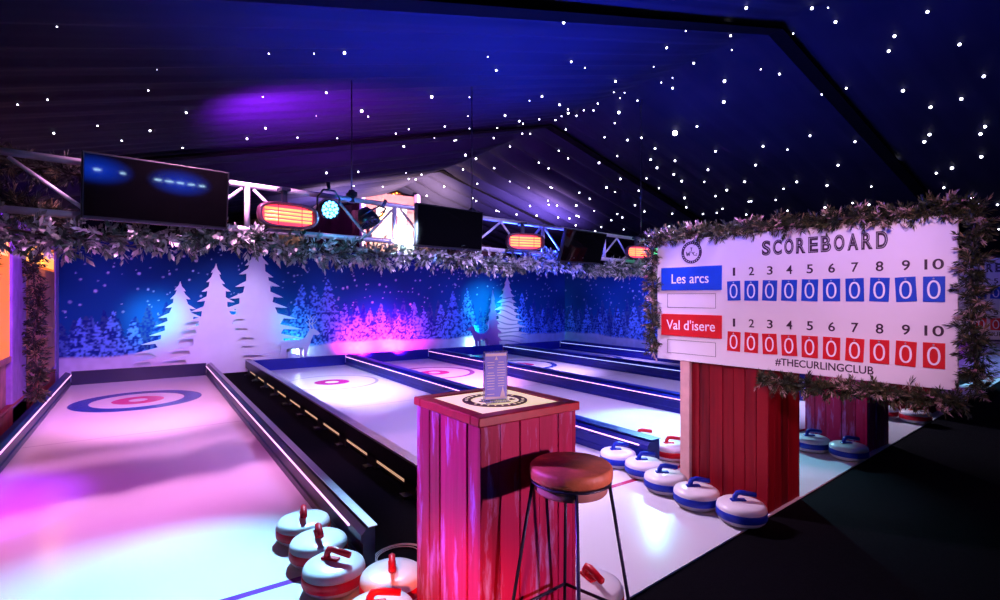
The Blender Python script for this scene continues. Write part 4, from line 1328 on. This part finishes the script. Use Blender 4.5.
# cyan washes behind the cut-outs
spot((.3, 8.8, 2.8), (.2, 12.4, 1.15), CB, 1100, 19, 1.0, .2)
spot((2.7, 8.8, 2.8), (2.75, 12.4, .9), CB, 420, 18, 1.0, .2)
spot((7.5, 8.8, 2.8), (7.9, 12.4, 1.4), CB, 1900, 22, 1.0, .2)
for x, z, p in ((.45, .8, 9), (.85, 1.0, 9), (1.45, 1.15, 9), (1.7, .7, 8), (2.45, .9, 9), (2.75, .55, 10), (7.7, .7, 7), (8.3, 1.3, 7), (8.6, 1.4, 7), (9.0, .8, 5)):
    point((x, 12.335, z), CB, p, .03)
for x in (4.3, 5.2):
    spot((x, 11.9, .26), (x + .1, 12.45, .5), MAG, 420, 135, 1.0, .05)
spot((4.6, 8.6, 2.9), (4.75, 12.4, .55), MAG, 800, 20, 1.0, .2)
point((2.95, 12.34, .35), (.55, .75, 1.0), 9, .04); point((7.5, 12.34, .3), (.45, .85, 1.0), 8, .04)
# faces of the cut-outs
spot((1.6, 8.0, 2.6), (1.5, 12.2, 1.15), (.80, .60, 1.0), 470, 36, .9, .2)
spot((7.9, 8.4, 2.6), (8.6, 12.2, .9), (.66, .80, 1.0), 330, 18, .9, .2)
# board, stand, table, stool
spot((.6, .1, 2.9), (3.75, 2.0, 1.6), (1.0, .54, .90), 500, 44, .8, .15)
spot((2.65, -.5, 1.08), (1.40, 1.8, .72), (1.0, .48, .72), 230, 40, .7, .03)
spot((5.6, -1.0, 2.2), (4.3, 2.0, .5), (1.0, .20, .26), 170, 30, .8, .1)
spot((3.0, 5.0, 2.5), (6.05, 2.5, .6), (1.0, .22, .9), 700, 18, .8, .1)
spot((-1.4, 4.2, 2.5), (1.12, 2.1, .80), (.42, .10, 1.0), 2100, 18, .8, .1)
spot((-.6, .3, 1.5), (1.12, 2.1, .05), (1.0, .15, .06), 700, 24, .8, .1)
# truss front wash
for x, p in ((0.2, 110), (3.0, 230), (6.0, 230)): spot((x + .4, 2.2, 3.1), (x, 4.9 + .15 * x, 2.2), (.55, .46, 1.0), p, 46, .8, .1)
point((1.45, tline(1.4) - .42, 2.25), (.05, .5, 1.0), 5, .03)
point((6.9, tline(6.9) - .30, 2.25), (.05, 1.0, .35), 6, .03)
# lining
for x, y, p in ((1.6, 3.4, 1500), (3.4, 3.4, 1900), (4.4, 5.0, 1900)): spot((x, y + .8, 2.0), (x + .5, y - .4, 4.4), (.02, .05, 1.0), p, 150, 1.0, .3)
spot((.6, 5.0, 2.6), (2.0, 6.6, 4.0), (.50, .02, .75), 6000, 84, 1.0, .2)
spot((6.8, 5.2, 2.6), (8.0, 3.8, 4.5), (.02, .04, .9), 260, 140, 1.0, .2)
# warm hall beyond the mural
spot((6.4, 13.9, 2.75), (6.4, 14.0, 6), (1.0, .62, .40), 1800, 140, .9, .12)
spot((6.5, 10.6, 2.8), (6.4, 16.0, 4.9), (1.0, .62, .42), 24000, 64, .9, .08)
spot((8.6, 8.8, 2.8), (8.6, 13.0, 4.2), (.70, .42, .9), 3500, 60, .9, .08)
spot((4.2, 13.0, 2.75), (4.2, 13.1, 6), (.80, .48, 1.0), 2600, 140, .9, .12)
spot((9.2, 11.2, 2.8), (9.3, 11.6, 6), (.62, .34, 1.0), 2600, 140, .9, .12)
# hut
point((-1.12, 10.2, 2.2), (1.0, .45, .08), 9, .05)
point((-1.12, 7.0, 1.7), (1.0, .35, .05), 6, .05)
spot((-.4, 6.2, 2.6), (-1.3, 9.8, 1.2), PU, 420, 80, .8, .1)
# far right
spot((11.6, 5.4, 2.6), (12.9, 3.1, 0), CY, 1500, 36, .8)
spot((8.9, 5.7, 2.5), (8.0, 2.9, 0), (.72, .66, 1.0), 700, 44, .9)
spot((12.0, 5.4, 2.6), (14, 4.2, .4), PU, 420, 40, .8)
